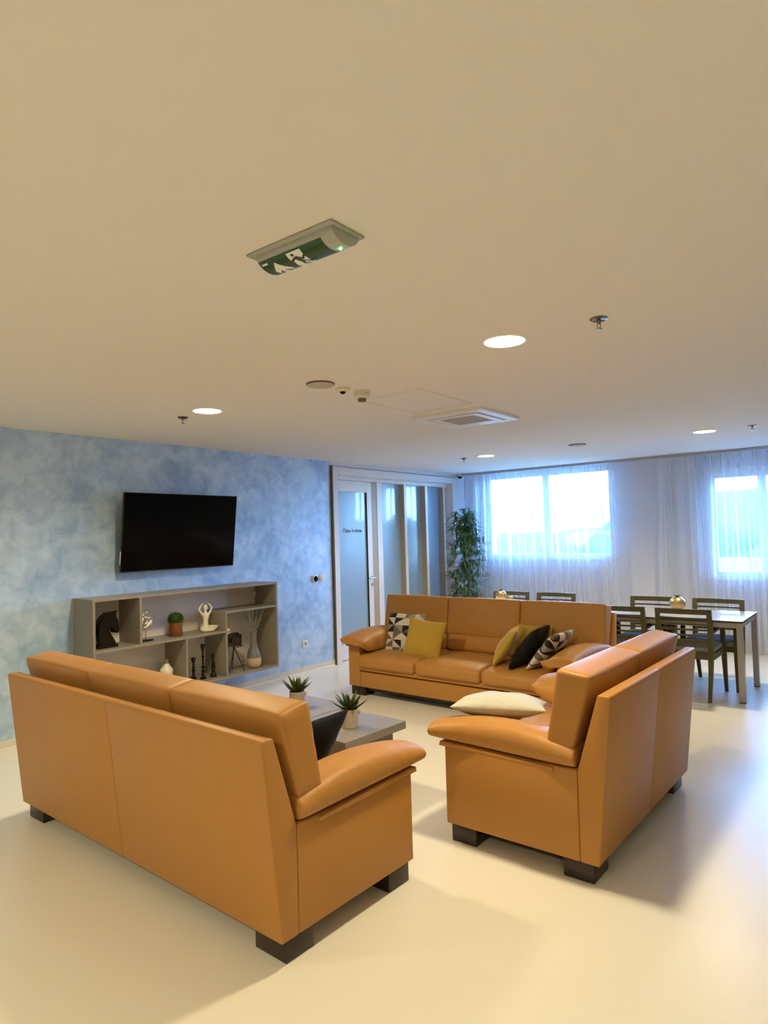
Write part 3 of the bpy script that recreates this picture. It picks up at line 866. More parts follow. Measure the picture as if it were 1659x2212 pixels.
# vase and pampas grass
vs = empty('two_tone_vase', (0.235, 4.615, SH0), 0, 'bottle vase with grey upper part and natural clay base in the right compartment', 'vase')
bm = B(); lathe(bm, [(0.045, 0), (0.062, 0.010), (0.073, 0.040), (0.076, 0.075), (0.074, 0.105)], 36, cap=True); finish('clay_base', bm, M_vase_low, vs, angle=80)
bm = B(); lathe(bm, [(0.0745, 0.105), (0.070, 0.135), (0.058, 0.175), (0.043, 0.215), (0.034, 0.26), (0.031, 0.30), (0.033, 0.345), (0.037, 0.37), (0.031, 0.37), (0.026, 0.34), (0.024, 0.25), (0.001, 0.22)], 36, cap=False)
finish('glazed_body', bm, M_vase_up, vs, angle=80)
bm = B(); rnd = random.Random(12)
for k in range(8):
    a0 = -1.2 + 2.4 * k / 7
    tip = Vector((rnd.uniform(-0.06, 0.05), 0.13 * math.sin(a0), 0.565 + rnd.uniform(-0.03, 0.03)))
    base = Vector((0, 0, 0.25)); mid = Vector((tip.x * 0.2, tip.y * 0.15, 0.40))
    line = []
    for q in [i / 10 for i in range(11)]:
        line.append(base * (1 - q) ** 2 + mid * 2 * q * (1 - q) + tip * q * q)
    tube(bm, line, 0.0012, 5)
    for _ in range(420):
        q = rnd.uniform(0.45, 1.0)
        p = base * (1 - q) ** 2 + mid * 2 * q * (1 - q) + tip * q * q
        d = (tip - mid).normalized() * 0.03 + Vector((rnd.uniform(-1, 1), rnd.uniform(-1, 1), rnd.uniform(-0.6, 0.8))) * 0.018
        p2 = p + d; p2.z = min(p2.z, 0.605); p2.x = min(max(p2.x, -0.2), 0.1)
        s_ = d.cross(Vector((1, 0.3, 0))).normalized() * 0.0016
        bm.faces.new((bm.verts.new(p - s_), bm.verts.new(p + s_), bm.verts.new(p2)))
o = finish('dried_pampas_grass', bm, M_grass, None, loc=(0.235, 4.615, SH0), smooth=False)
tag(o, 'wispy dried grey-green pampas stems standing in the two-tone vase', 'dried grass')

# candlesticks
def candlestick(label, loc, hgt, prof):
    root = empty('candlestick', loc, 0, label, 'candlestick', 'black candlesticks in the lower compartment')
    bm = B(); lathe(bm, [(r, z * hgt) for r, z in prof], 24); finish('stem', bm, M_black_ceramic, root, angle=50)
    bm = B(); lathe(bm, [(0.010, hgt - 0.002), (0.010, hgt + 0.003), (0.001, hgt + 0.003)], 16); finish('metal_cup', bm, M_chrome, root)
bal = [(0.030, 0), (0.032, 0.03), (0.020, 0.06), (0.012, 0.10), (0.016, 0.18), (0.018, 0.22), (0.010, 0.27), (0.009, 0.30), (0.020, 0.33), (0.020, 0.345), (0.009, 0.37),
       (0.009, 0.52), (0.009, 0.62), (0.018, 0.64), (0.018, 0.655), (0.010, 0.67), (0.013, 0.80), (0.019, 0.90), (0.021, 0.98), (0.021, 1.0), (0.001, 1.0)]
candlestick('tallest black candlestick, in the middle of the three', (0.235, 3.975, SH0), 0.335, bal)
candlestick('short black candlestick leftmost of the three', (0.145, 3.93, SH0), 0.205, [(0.027, 0), (0.028, 0.05), (0.015, 0.10), (0.012, 0.25), (0.018, 0.42), (0.010, 0.48), (0.020, 0.54), (0.010, 0.60), (0.011, 0.75), (0.021, 0.86), (0.022, 1.0), (0.001, 1.0)])
candlestick('medium black candlestick rightmost of the three', (0.235, 4.095, SH0), 0.225, [(0.032, 0), (0.033, 0.04), (0.026, 0.12), (0.016, 0.18), (0.018, 0.3), (0.020, 0.42), (0.013, 0.6), (0.012, 0.75), (0.018, 0.85), (0.019, 1.0), (0.001, 1.0)])

# white lantern and small white jar, mostly behind the sofa
ln = empty('white_lantern', (0.17, 3.612, SH0), 0, 'small ivory ceramic lantern with glass neck in the lower left compartment', 'lantern')
bm = B(); lathe(bm, [(0.055, 0), (0.058, 0.01), (0.058, 0.10), (0.062, 0.14), (0.058, 0.155), (0.045, 0.17), (0.030, 0.19), (0.022, 0.205), (0.001, 0.207)], 28); finish('body', bm, M_ivory, ln, angle=50)
bm = B(); lathe(bm, [(0.020, 0.205), (0.022, 0.225), (0.016, 0.245), (0.001, 0.252)], 20); finish('glass_neck', bm, M_clear, ln)
jr = empty('white_jar', (0.17, 3.392, SH0), 0, 'rounded ivory jar lid just showing above the foreground sofa back', 'jar')
bm = B(); lathe(bm, [(0.040, 0), (0.052, 0.02), (0.055, 0.09), (0.045, 0.14), (0.044, 0.148)], 28); finish('body', bm, M_ivory, jr, angle=60)
bm = B(); lathe(bm, [(0.046, 0.149), (0.044, 0.165), (0.030, 0.182), (0.012, 0.19), (0.001, 0.192)], 28); finish('lid', bm, M_ivory, jr, angle=60)

# ------------------------------------------------------------------ television
tv = empty('television', (0.0, 3.835, 1.69), 0, 'large flat black television on the blue wall, tilted slightly downward', 'television')
tilt = math.atan2(0.085, 0.72)
bm = B(); box(bm, (-0.022, -0.635, -0.362), (0.0, 0.635, 0.362), 0.004); o = finish('housing', bm, M_black_plastic, tv, smooth=False, loc=(0.150, 0, 0.0), rot=(0, tilt, 0))
bm = B(); box(bm, (0.0003, -0.628, -0.350), (0.0025, 0.628, 0.356)); finish('screen', bm, M_black_gloss, tv, smooth=False, loc=(0.150, 0, 0.0), rot=(0, tilt, 0))
bm = B(); box(bm, (-0.060, -0.47, -0.340), (-0.0225, 0.47, 0.10), 0.01); finish('rear_casing', bm, M_black_plastic, tv, smooth=False, loc=(0.150, 0, 0.0), rot=(0, tilt, 0))
bm = B(); box(bm, (0.001, -0.22, -0.15), (0.025, 0.22, 0.15), 0.003); box(bm, (0.02, -0.18, -0.13), (0.085, -0.14, 0.13), 0.003); box(bm, (0.02, 0.14, -0.13), (0.085, 0.18, 0.13), 0.003)
finish('wall_bracket', bm, M_black_plastic, tv, smooth=False)
bm = B(); box(bm, (-0.018, -0.6375, -0.29), (-0.006, -0.6352, -0.17)); finish('sticker', bm, M_white_plastic, tv, smooth=False, loc=(0.150, 0, 0.0), rot=(0, tilt, 0))

# thermostat, switch, socket
th = empty('thermostat', (0, 5.794, 1.10), 0, 'white thermostat with round black dial on the blue wall', 'thermostat')
bm = B(); box(bm, (0.0005, -0.042, -0.042), (0.022, 0.042, 0.042), 0.006); finish('plate', bm, M_white_plastic, th)
bm = B(); lathe(bm, [(0.033, 0), (0.033, 0.008), (0.030, 0.010), (0.001, 0.010)], 28); finish('dial', bm, M_black_gloss, th, loc=(0.022, 0, 0), rot=(0, PI / 2, 0))
sw_ = empty('light_switch', (0, 5.915, 1.10), 0, 'white rocker light switch right of the thermostat', 'switch')
bm = B(); box(bm, (0.0005, -0.042, -0.042), (0.010, 0.042, 0.042), 0.004); finish('plate', bm, M_white_plastic, sw_)
bm = B(); box(bm, (0.010, -0.028, -0.030), (0.016, -0.001, 0.030), 0.002); box(bm, (0.010, 0.001, -0.030), (0.016, 0.028, 0.030), 0.002); finish('rocker', bm, M_white_plastic, sw_)
sk = empty('wall_socket', (0, 5.604, 0.345), 0, 'white power socket low on the blue wall beside the shelf unit', 'socket')
bm = B(); box(bm, (0.0005, -0.042, -0.042), (0.012, 0.042, 0.042), 0.004); finish('plate', bm, M_white_plastic, sk)
bm = B(); lathe(bm, [(0.022, 0.0), (0.022, 0.002), (0.018, 0.002), (0.016, 0.0005), (0.001, 0.0005)], 24); finish('outlet', bm, M_rail, sk, loc=(0.012, 0, 0), rot=(0, PI / 2, 0))

# ------------------------------------------------------------------ ceiling fittings
def downlight(label, x, y, group):
    root = empty('ceiling_downlight', (x, y, H), 0, label, 'lamp', group)
    bm = B(); lathe(bm, [(0.112, -0.0005), (0.112, -0.005), (0.107, -0.009), (0.100, -0.009), (0.0995, -0.0005)], 48, cap=False); finish('ring', bm, M_lamp_ring, root)
    bm = B(); lathe(bm, [(0.0993, -0.0015), (0.099, -0.006), (0.001, -0.0065)], 48, cap=False); finish('diffuser', bm, M_lamp, root)
    ld = bpy.data.lights.new('downlight_beam', 'SPOT')
    ld.energy = LAMP_WATTS; ld.color = LAMP_COLOR; ld.shadow_soft_size = 0.095
    ld.spot_size = math.radians(158); ld.spot_blend = 1.0
    lo = bpy.data.objects.new('downlight_beam', ld); C.objects.link(lo); lo.parent = root; lo.location = (0, 0, -0.115)
    return root
GL = 'round recessed ceiling downlights'
downlight('large bright round downlight nearest the camera, right of the exit sign', 4.100, 2.930, GL)
downlight('bright round downlight above the television end of the room', 1.663, 2.992, GL)
downlight('small bright round downlight near the corner by the partition', 1.640, 7.170, GL)
downlight('bright round downlight over the right end of the dining table', 4.127, 7.125, GL)
for (x, y, w_) in ((1.65, -0.8, 'left'), (4.1, -0.8, 'middle'), (6.55, -0.8, 'right')):
    downlight('round ceiling downlight behind the photographer, the %s one of three' % w_, x, y, 'ceiling downlights outside the picture')


def sprinkler(label, x, y):
    root = empty('sprinkler_head', (x, y, H), 0, label, 'sprinkler', 'ceiling sprinkler heads')
    bm = B(); lathe(bm, [(0.040, -0.0003), (0.039, -0.006), (0.030, -0.010), (0.014, -0.006), (0.001, -0.006)], 32, cap=False); finish('escutcheon', bm, M_steel_dark, root)
    bm = B(); lathe(bm, [(0.009, -0.006), (0.009, -0.020), (0.006, -0.026), (0.001, -0.026)], 16, cap=False)
    for s in (-1, 1): tube(bm, [(s * 0.006, 0, -0.020), (s * 0.009, 0, -0.032), (s * 0.002, 0, -0.046)], 0.002, 6)
    finish('frame_arms', bm, M_steel_dark, root)
    bm = B(); lathe(bm, [(0.003, -0.044), (0.014, -0.047), (0.014, -0.049), (0.001, -0.050)], 20, cap=False); finish('deflector', bm, M_steel_dark, root)
sprinkler('chrome sprinkler head right of the largest downlight', 4.573, 2.926)
sprinkler('small sprinkler head left of the downlight above the television', 1.313, 3.030)
sprinkler('tiny sprinkler head beside the corner downlight', 1.300, 7.213)
sprinkler('small sprinkler head at the right edge near the window', 4.551, 7.107)

def speaker(label, x, y, r):
    root = empty('ceiling_speaker', (x, y, H), 0, label, 'speaker', 'flat round ceiling speakers')
    bm = B(); lathe(bm, [(r, -0.0005), (r, -0.007), (r - 0.004, -0.010)], 48, cap=False); finish('rim', bm, M_dark_gap, root)
    bm = B(); lathe(bm, [(r - 0.002, -0.008), (r - 0.004, -0.012), (0.001, -0.013)], 48, cap=False); finish('grille', bm, mat('speaker_grille', (0.50, 0.46, 0.40), 0.7, bump=(400, 0.5, 0.002)), root)
speaker('flat round ceiling speaker left of the smoke detector', 2.815, 2.969, 0.088)
speaker('flat round ceiling speaker farther back near the windows', 2.831, 7.10, 0.095)

md_ = empty('motion_detector', (2.826, 3.165, H), 0, 'small ceiling motion detector with black lens between speaker and smoke detector', 'detector')
bm = B(); lathe(bm, [(0.048, -0.0005), (0.047, -0.010), (0.026, -0.022), (0.001, -0.022)], 32, cap=False); finish('housing', bm, M_cream_plastic, md_)
bm = B(); lathe(bm, [(0.020, -0.022), (0.018, -0.028), (0.008, -0.036), (0.001, -0.037)], 20, cap=False); finish('lens', bm, M_black_gloss, md_)
sd = empty('smoke_detector', (2.860, 3.315, H), 0, 'cream round smoke detector with grey lower cage', 'detector')
bm = B(); lathe(bm, [(0.052, -0.0005), (0.052, -0.016), (0.049, -0.018), (0.049, -0.022), (0.052, -0.024), (0.050, -0.038), (0.034, -0.048), (0.001, -0.048)], 36, cap=False); finish('housing', bm, M_cream_plastic, sd)
bm = B(); lathe(bm, [(0.027, -0.048), (0.027, -0.064), (0.024, -0.068), (0.001, -0.068)], 24, cap=False); finish('sensor_cage', bm, mat('sensor_cage_brown', (0.13, 0.11, 0.09), 0.5), sd)

dc = empty('dome_camera', (0.075, 9.13, H), 0, 'small white dome security camera with dark bubble in the far ceiling corner', 'security camera')
bm = B(); lathe(bm, [(0.055, -0.0005), (0.055, -0.030), (0.050, -0.036), (0.001, -0.036)], 28, cap=False); finish('housing', bm, M_white_plastic, dc)
bm = B(); lathe(bm, [(0.036, -0.036), (0.033, -0.052), (0.022, -0.066), (0.001, -0.072)], 24, cap=False); finish('bubble', bm, M_black_gloss, dc)

# ceiling cassette air conditioner
ac = empty('air_conditioner_cassette', (2.848, 4.672, H), 0, 'square white ceiling air-conditioning cassette with a brown return grille', 'air conditioner')
hs = 0.319
bm = B()
for (a, b_) in (((-hs, -hs), (hs, -hs + 0.075)), ((-hs, hs - 0.075), (hs, hs)), ((-hs, -hs + 0.075), (-hs + 0.075, hs - 0.075)), ((hs - 0.075, -hs + 0.075), (hs, hs - 0.075))):
    box(bm, (a[0], a[1], -0.022), (b_[0], b_[1], -0.0005))
finish('outer_frame', bm, M_ac, ac, smooth=False)
bm = B(); box(bm, (-hs + 0.07, -hs + 0.07, -0.010), (hs - 0.07, hs - 0.07, -0.003)); finish('slot_recess', bm, M_vent_dark, ac, smooth=False)
bm = B()
i0, i1 = hs - 0.093, hs - 0.155
for (a, b_) in (((-i0, -i0), (i0, -i1)), ((-i0, i1), (i0, i0)), ((-i0, -i1), (-i1, i1)), ((i1, -i1), (i0, i1))):
    box(bm, (a[0], a[1], -0.026), (b_[0], b_[1], -0.010))
finish('inner_frame', bm, M_ac, ac, smooth=False)
bm = B(); box(bm, (-i1, -i1, -0.024), (i1, i1, -0.011)); finish('return_grille', bm, M_vent_grille, ac, smooth=False)
hp = empty('ceiling_hatch', (2.92, 3.865, H), 0, 'flush access hatch outline in the ceiling before the air-conditioning cassette', 'hatch')
bm = B()
for (a, b_) in (((-0.26, -0.335), (0.26, -0.332)), ((-0.26, 0.332), (0.26, 0.335)), ((-0.26, -0.335), (-0.257, 0.335)), ((0.257, -0.335), (0.26, 0.335))):
    box(bm, (a[0], a[1], -0.0012), (b_[0], b_[1], -0.0003))
finish('seam', bm, M_seam, hp, smooth=False)

# emergency exit sign
ex = empty('exit_sign', (4.108, 1.523, H), 0, 'ceiling-mounted green emergency exit sign with arrow and running figure', 'exit sign')
bm = B(); box(bm, (-0.192, -0.080, -0.008), (0.192, 0.080, -0.0005), 0.003); finish('bezel', bm, M_sign_body, ex)
SX0, SX1, SW, SD = -0.162, 0.178, 0.062, 0.042
def arc(t_, off=0.0):
    a = PI * t_                          # t 0 = near edge, 1 = far edge
    return (-math.cos(a) * (SW + off), -0.008 - math.sin(a) * (SD + off))
bm = B(); n = 24
prism(bm, [arc(k / n) for k in range(n + 1)], SX0, SX1, 'x'); finish('diffuser', bm, M_sign_body, ex, angle=60)
FX0, FX1, FT0, FT1 = -0.160, 0.124, 0.16, 0.71
def film(bm, pts, off, x0=FX0, x1=FX1):
    """polygon in (a along, b across) coordinates mapped onto the curved film, as a triangulated strip"""
    from mathutils.geometry import tessellate_polygon
    # resample b finely by clipping into bands
    bands = 14
    for k in range(bands):
        b0, b1 = k / bands, (k + 1) / bands
        poly = pts
        for (lim, keep) in ((b0, 1), (b1, -1)):
            out_ = []
            for i in range(len(poly)):
                p, q = poly[i], poly[(i + 1) % len(poly)]
                ip = (p[1] - lim) * keep >= 0; iq = (q[1] - lim) * keep >= 0
                if ip: out_.append(p)
                if ip != iq:
                    s_ = (lim - p[1]) / (q[1] - p[1]); out_.append((p[0] + (q[0] - p[0]) * s_, lim))
            poly = out_
            if len(poly) < 3: break
        if len(poly) < 3: continue
        for tri_ in tessellate_polygon([[Vector((p[0], p[1], 0)) for p in poly]]):
            vv = []
            for ii in tri_:
                a_, b_ = poly[ii]
                y_, z_ = arc(FT0 + (FT1 - FT0) * b_, off)
                vv.append(bm.verts.new((x0 + (x1 - x0) * a_, y_, z_)))
            try: bm.faces.new(vv)
            except ValueError: pass
bm = B(); film(bm, [(0, 0), (1, 0), (1, 1), (0, 1)], 0.0008); finish('green_panel', bm, M_sign_green, ex, smooth=False)
bm = B(); film(bm, [(0.215, 0.20), (0.345, 0.66), (0.335, 0.90), (0.245, 0.62), (0.250, 1.0), (0.175, 0.98), (0.190, 0.60), (0.110, 0.84), (0.108, 0.60)], 0.0016)
finish('arrow', bm, M_sign_white, ex, smooth=False)
bm = B(); film(bm, [(0.03, 0.13), (0.12, 0.13), (0.12, 0.20), (0.03, 0.20)], 0.0016); finish('small_mark', bm, M_sign_white, ex, smooth=False)
bm = B()
film(bm, [(0.44, 0.08), (0.66, 0.08), (0.66, 0.95), (0.44, 0.95)], 0.0016)
finish('doorway_symbol', bm, M_sign_white, ex, smooth=False)
bm = B()
film(bm, [(0.515 + 0.022 * math.cos(2 * PI * k / 12), 0.20 + 0.055 * math.sin(2 * PI * k / 12)) for k in range(12)], 0.0024)
film(bm, [(0.50, 0.30), (0.56, 0.28), (0.595, 0.56), (0.545, 0.60)], 0.0024)
film(bm, [(0.555, 0.52), (0.60, 0.55), (0.565, 0.70), (0.60, 0.88), (0.57, 0.90), (0.528, 0.70)], 0.0024)
film(bm, [(0.575, 0.50), (0.60, 0.54), (0.66, 0.66), (0.71, 0.62), (0.715, 0.69), (0.65, 0.76)], 0.0024)
film(bm, [(0.505, 0.31), (0.515, 0.38), (0.465, 0.44), (0.45, 0.62), (0.43, 0.60), (0.44, 0.38)], 0.0024)
film(bm, [(0.555, 0.30), (0.61, 0.40), (0.655, 0.30), (0.67, 0.36), (0.61, 0.50), (0.555, 0.40)], 0.0024)
finish('running_figure', bm, M_sign_green, ex, smooth=False)
bm = B(); bmesh.ops.create_uvsphere(bm, u_segments=12, v_segments=8, radius=0.005, matrix=Matrix.Translation((0.148, 0.010, -0.0485))); finish('status_light', bm, M_led, ex)

# ------------------------------------------------------------------ curtains and rail
bm = B(); box(bm, (0.10, 9.095, H - 0.032), (6.6, 9.150, H - 0.0005), 0.002); o = finish('curtain_rail', bm, M_rail, smooth=False)
tag(o, 'long grey curtain rail along the ceiling before the windows', 'curtain rail')

def curtain(label, x0, x1, y, m, seed, folds, amp, gather_l=0.0, gather_r=0.0, x0b=None, x1b=None, zb=0.025):
    rnd = random.Random(seed)
    bm = B(); nu = int(folds * 14); nz = 26
    ph = [rnd.uniform(0, 6.28) for _ in range(6)]
    x0b = x0 if x0b is None else x0b; x1b = x1 if x1b is None else x1b
    grid = []
    zt = H - 0.034
    for j in range(nz + 1):
        q = j / nz; z = zt + (zb - zt) * q
        row = []
        for i in range(nu + 1):
            s_ = i / nu
            X0 = x0 + (x0b - x0) * q; X1 = x1 + (x1b - x1) * q
            fa = s_ * folds * 2 * PI
            a = math.sin(fa + 1.1 * math.sin(s_ * 13 + ph[0]) + 0.25 * math.sin(q * 4 + ph[1] + s_ * 20))
            a += 0.35 * math.sin(fa * 0.47 + ph[2] + q * 1.2) + 0.18 * math.sin(fa * 2.1 + ph[3])
            k = 0.35 + 0.65 * min(1.0, q * 3.5)
            sharp = math.copysign(abs(a) ** 0.75, a)
            tiny = 0.004 * math.sin(s_ * folds * 2 * PI * 3.0) if q < 0.04 else 0
            xx = X0 + (X1 - X0) * s_ + 0.010 * math.sin(fa * 0.5 + ph[4]) * q
            row.append(bm.verts.new((xx, y + amp * k * sharp + tiny, z + (0.006 * math.sin(fa) if j == nz else 0))))
        grid.append(row)
    for a, b_ in zip(grid, grid[1:]):
        for i in range(nu): bm.faces.new((a[i], a[i + 1], b_[i + 1], b_[i]))
    o = finish('sheer_curtain', bm, m, None, angle=180)
    return tag(o, label, 'curtain', 'white sheer curtains')
curtain('white sheer curtain beside the bamboo plant', 0.155, 1.24, 9.130, M_sheer, 1, 8, 0.028, x0b=0.13, x1b=1.28)
curtain('white sheer curtain right half of the left window', 1.20, 2.52, 9.195, M_sheer, 2, 8, 0.028, x0b=1.24, x1b=2.60)
curtain('bunched white curtain hanging in front of the grey wall between the windows', 3.11, 3.58, 9.120, M_clothes_dense, 3, 4, 0.028, x0b=3.08)
curtain('white sheer curtain across the right-hand window behind the table', 3.53, 4.95, 9.195, M_sheer, 4, 10, 0.028)
curtain('white sheer curtain outside the picture at the right', 4.92, 6.4, 9.120, M_sheer, 5, 11, 0.024)

# ------------------------------------------------------------------ bamboo plant
bb = empty('bamboo_plant', (0.42, 8.66, 0), 0, 'tall artificial bamboo plant with many green leaves in the far corner', 'plant')
bm = B(); lathe(bm, [(0.13, 0), (0.15, 0.02), (0.175, 0.30), (0.18, 0.32), (0.165, 0.32), (0.16, 0.27), (0.001, 0.27)], 32); finish('pot', bm, M_black_plastic, bb)
rnd = random.Random(21)
canes = []
for k in range(7):
    a = 2 * PI * k / 7; r0 = 0.05; top = rnd.uniform(1.45, 1.93) if k else 1.97
    bm = B(); base = Vector((r0 * math.cos(a), r0 * math.sin(a), 0.27)); tip = Vector((rnd.uniform(-0.07, 0.09), rnd.uniform(-0.07, 0.07), top))
    pts = [base.lerp(tip, q / 8) + Vector((0.012 * math.sin(q + k), 0.012 * math.cos(q * 1.3 + k), 0)) for q in range(9)]
    tube(bm, pts, [0.010 - 0.0007 * q for q in range(9)], 8); finish('cane', bm, M_cane, bb)
    canes.append(pts)
bm = B()
def blade(bm, p, d, ln, w):
    d = d.normalized(); side = d.cross(Vector((0, 0, 1)))
    if side.length < 1e-3: side = Vector((1, 0, 0))
    side.normalize(); rows = []
    for k in range(6):
        q = k / 5; ww = w * math.sin(PI * (0.08 + 0.92 * q)) ** 0.8 if k < 5 else 0.0006
        c = p + d * ln * q - Vector((0, 0, 1)) * ln * 0.28 * q * q
        rows.append((bm.verts.new(c - side * ww + Vector((0, 0, ww * 0.3))), bm.verts.new(c), bm.verts.new(c + side * ww + Vector((0, 0, ww * 0.3)))))
    for a, b_ in zip(rows, rows[1:]):
        bm.faces.new((a[0], a[1], b_[1], b_[0])); bm.faces.new((a[1], a[2], b_[2], b_[1]))
for _ in range(215):
    z = 0.45 + 1.5 * rnd.random() ** 0.85
    pts = rnd.choice(canes); q = (z - 0.27) / max(0.1, pts[-1].z - 0.27)
    if q > 1: q = 1.0
    p0 = pts[0].lerp(pts[-1], q)
    rad = (0.30 - 0.12 * max(0, (z - 0.9))) * rnd.uniform(0.25, 1.0)
    a = rnd.uniform(0, 2 * PI)
    p1 = p0 + Vector((math.cos(a) * rad, math.sin(a) * rad, rnd.uniform(0.0, 0.10)))
    p1.x = max(p1.x, -0.30)
    tube(bm, [p0, (p0 + p1) / 2 + Vector((0, 0, 0.02)), p1], 0.0015, 4, False)
    for _k in range(rnd.randint(5, 8)):
        dd = Vector((math.cos(a) * 0.7 + rnd.uniform(-1, 1), math.sin(a) * 0.7 + rnd.uniform(-1, 1), rnd.uniform(-0.6, 0.9)))
        bp_ = p0.lerp(p1, rnd.uniform(0.6, 1))
        blade(bm, bp_, dd, rnd.uniform(0.11, 0.17), rnd.uniform(0.010, 0.016))
for k in range(10):
    a = 2 * PI * k / 10
    blade(bm, Vector((0, 0, 1.93)) + Vector((canes[0][-1].x, canes[0][-1].y, 0)), Vector((math.cos(a), math.sin(a), 0.9)), 0.12, 0.010)
for v in bm.verts:
    if v.co.x < -0.40: v.co.x = -0.40
    if v.co.y > 0.42: v.co.y = 0.42
finish('leaves', bm, M_leaf, bb, smooth=False)

# ------------------------------------------------------------------ dining tables
def dining_table(label, x0, x1, y0, y1, z):
    root = empty('dining_table', ((x0 + x1) / 2, (y0 + y1) / 2, 0), 0, label, 'dining table', 'grey dining tables in a row')
    hx, hy = (x1 - x0) / 2, (y1 - y0) / 2
    bm = B(); box(bm, (-hx, -hy, z - 0.006), (hx, hy, z), 0.001, 1); finish('tabletop', bm, M_table_top, root, smooth=False)
    bm = B(); box(bm, (-hx + 0.001, -hy + 0.001, z - 0.020), (hx - 0.001, hy - 0.001, z - 0.006)); finish('edge_band', bm, M_table_edge, root, smooth=False)
    bm = B(); s = 0.025
    for yy in (-hy + 0.012, hy - 0.042): box(bm, (-hx + 0.05, yy, z - 0.065), (hx - 0.05, yy + 0.03, z - 0.021))
    for xx in (-hx + 0.012, hx - 0.042): box(bm, (xx, -hy + 0.05, z - 0.065), (xx + 0.03, hy - 0.05, z - 0.021))
    finish('apron', bm, M_alu, root, smooth=False)
    for sx_ in (-1, 1):
        for sy_ in (-1, 1):
            cx_, cy_ = sx_ * (hx - 0.027), sy_ * (hy - 0.027)
            bm = B(); box(bm, (cx_ - s, cy_ - s, 0.008), (cx_ + s, cy_ + s, z - 0.021), 0.003); lg = finish('leg', bm, M_alu, root, smooth=False)
            bm = B(); box(bm, (cx_ - s, cy_ - s, 0.0), (cx_ + s, cy_ + s, 0.0078)); finish('foot_cap', bm, M_black_plastic, lg, smooth=False)
    return root
TZ = 0.735
dining_table('grey dining table at the right with silver metal legs in view', 2.775, 4.462, 6.660, 7.470, TZ)
dining_table('grey dining table at the left, mostly hidden behind the far sofa', 0.90, 2.57, 6.78, 7.60, TZ)

bm = B(); box(bm, (-0.21, -0.13, 0), (0.21, 0.13, 0.012), 0.005); o = finish('serving_tray', bm, M_white_plastic, None, loc=(1.60, 7.43, TZ + 0.0005))
tag(o, 'flat white tray on the left dining table under the ornaments', 'tray')

def pomegranate(label, loc, r, group='gold ornaments on the dining tables'):
    root = empty('pomegranate_ornament', loc, 0, label, 'ornament', group)
    prof = [(0.25 * r, 0), (0.55 * r, 0.03 * r), (0.88 * r, 0.35 * r), (1.0 * r, 0.80 * r), (0.90 * r, 1.25 * r), (0.58 * r, 1.58 * r), (0.25 * r, 1.68 * r), (0.20 * r, 1.72 * r)]
    bm = B(); lathe(bm, prof, 32); finish('body', bm, M_gold, root, angle=80)
    bm = B()
    for k in range(6):
        a = 2 * PI * k / 6
        leaf_blade(bm, (0.12 * r * math.cos(a), 0.12 * r * math.sin(a), 1.68 * r), a, 0.42 * r, 0.11 * r, 0.75, -0.3, 0.2, 4)
    finish('crown', bm, M_bronze, root)
    return root
pomegranate('round gold pomegranate ornament on the right dining table', (3.745, 7.36, TZ), 0.080)
pomegranate('round gold pomegranate ornament on the tray of the left dining table', (1.645, 7.43, TZ + 0.0125), 0.072)
pomegranate('small gold pomegranate ornament beside the larger one on the tray', (1.765, 7.45, TZ + 0.0125), 0.036)


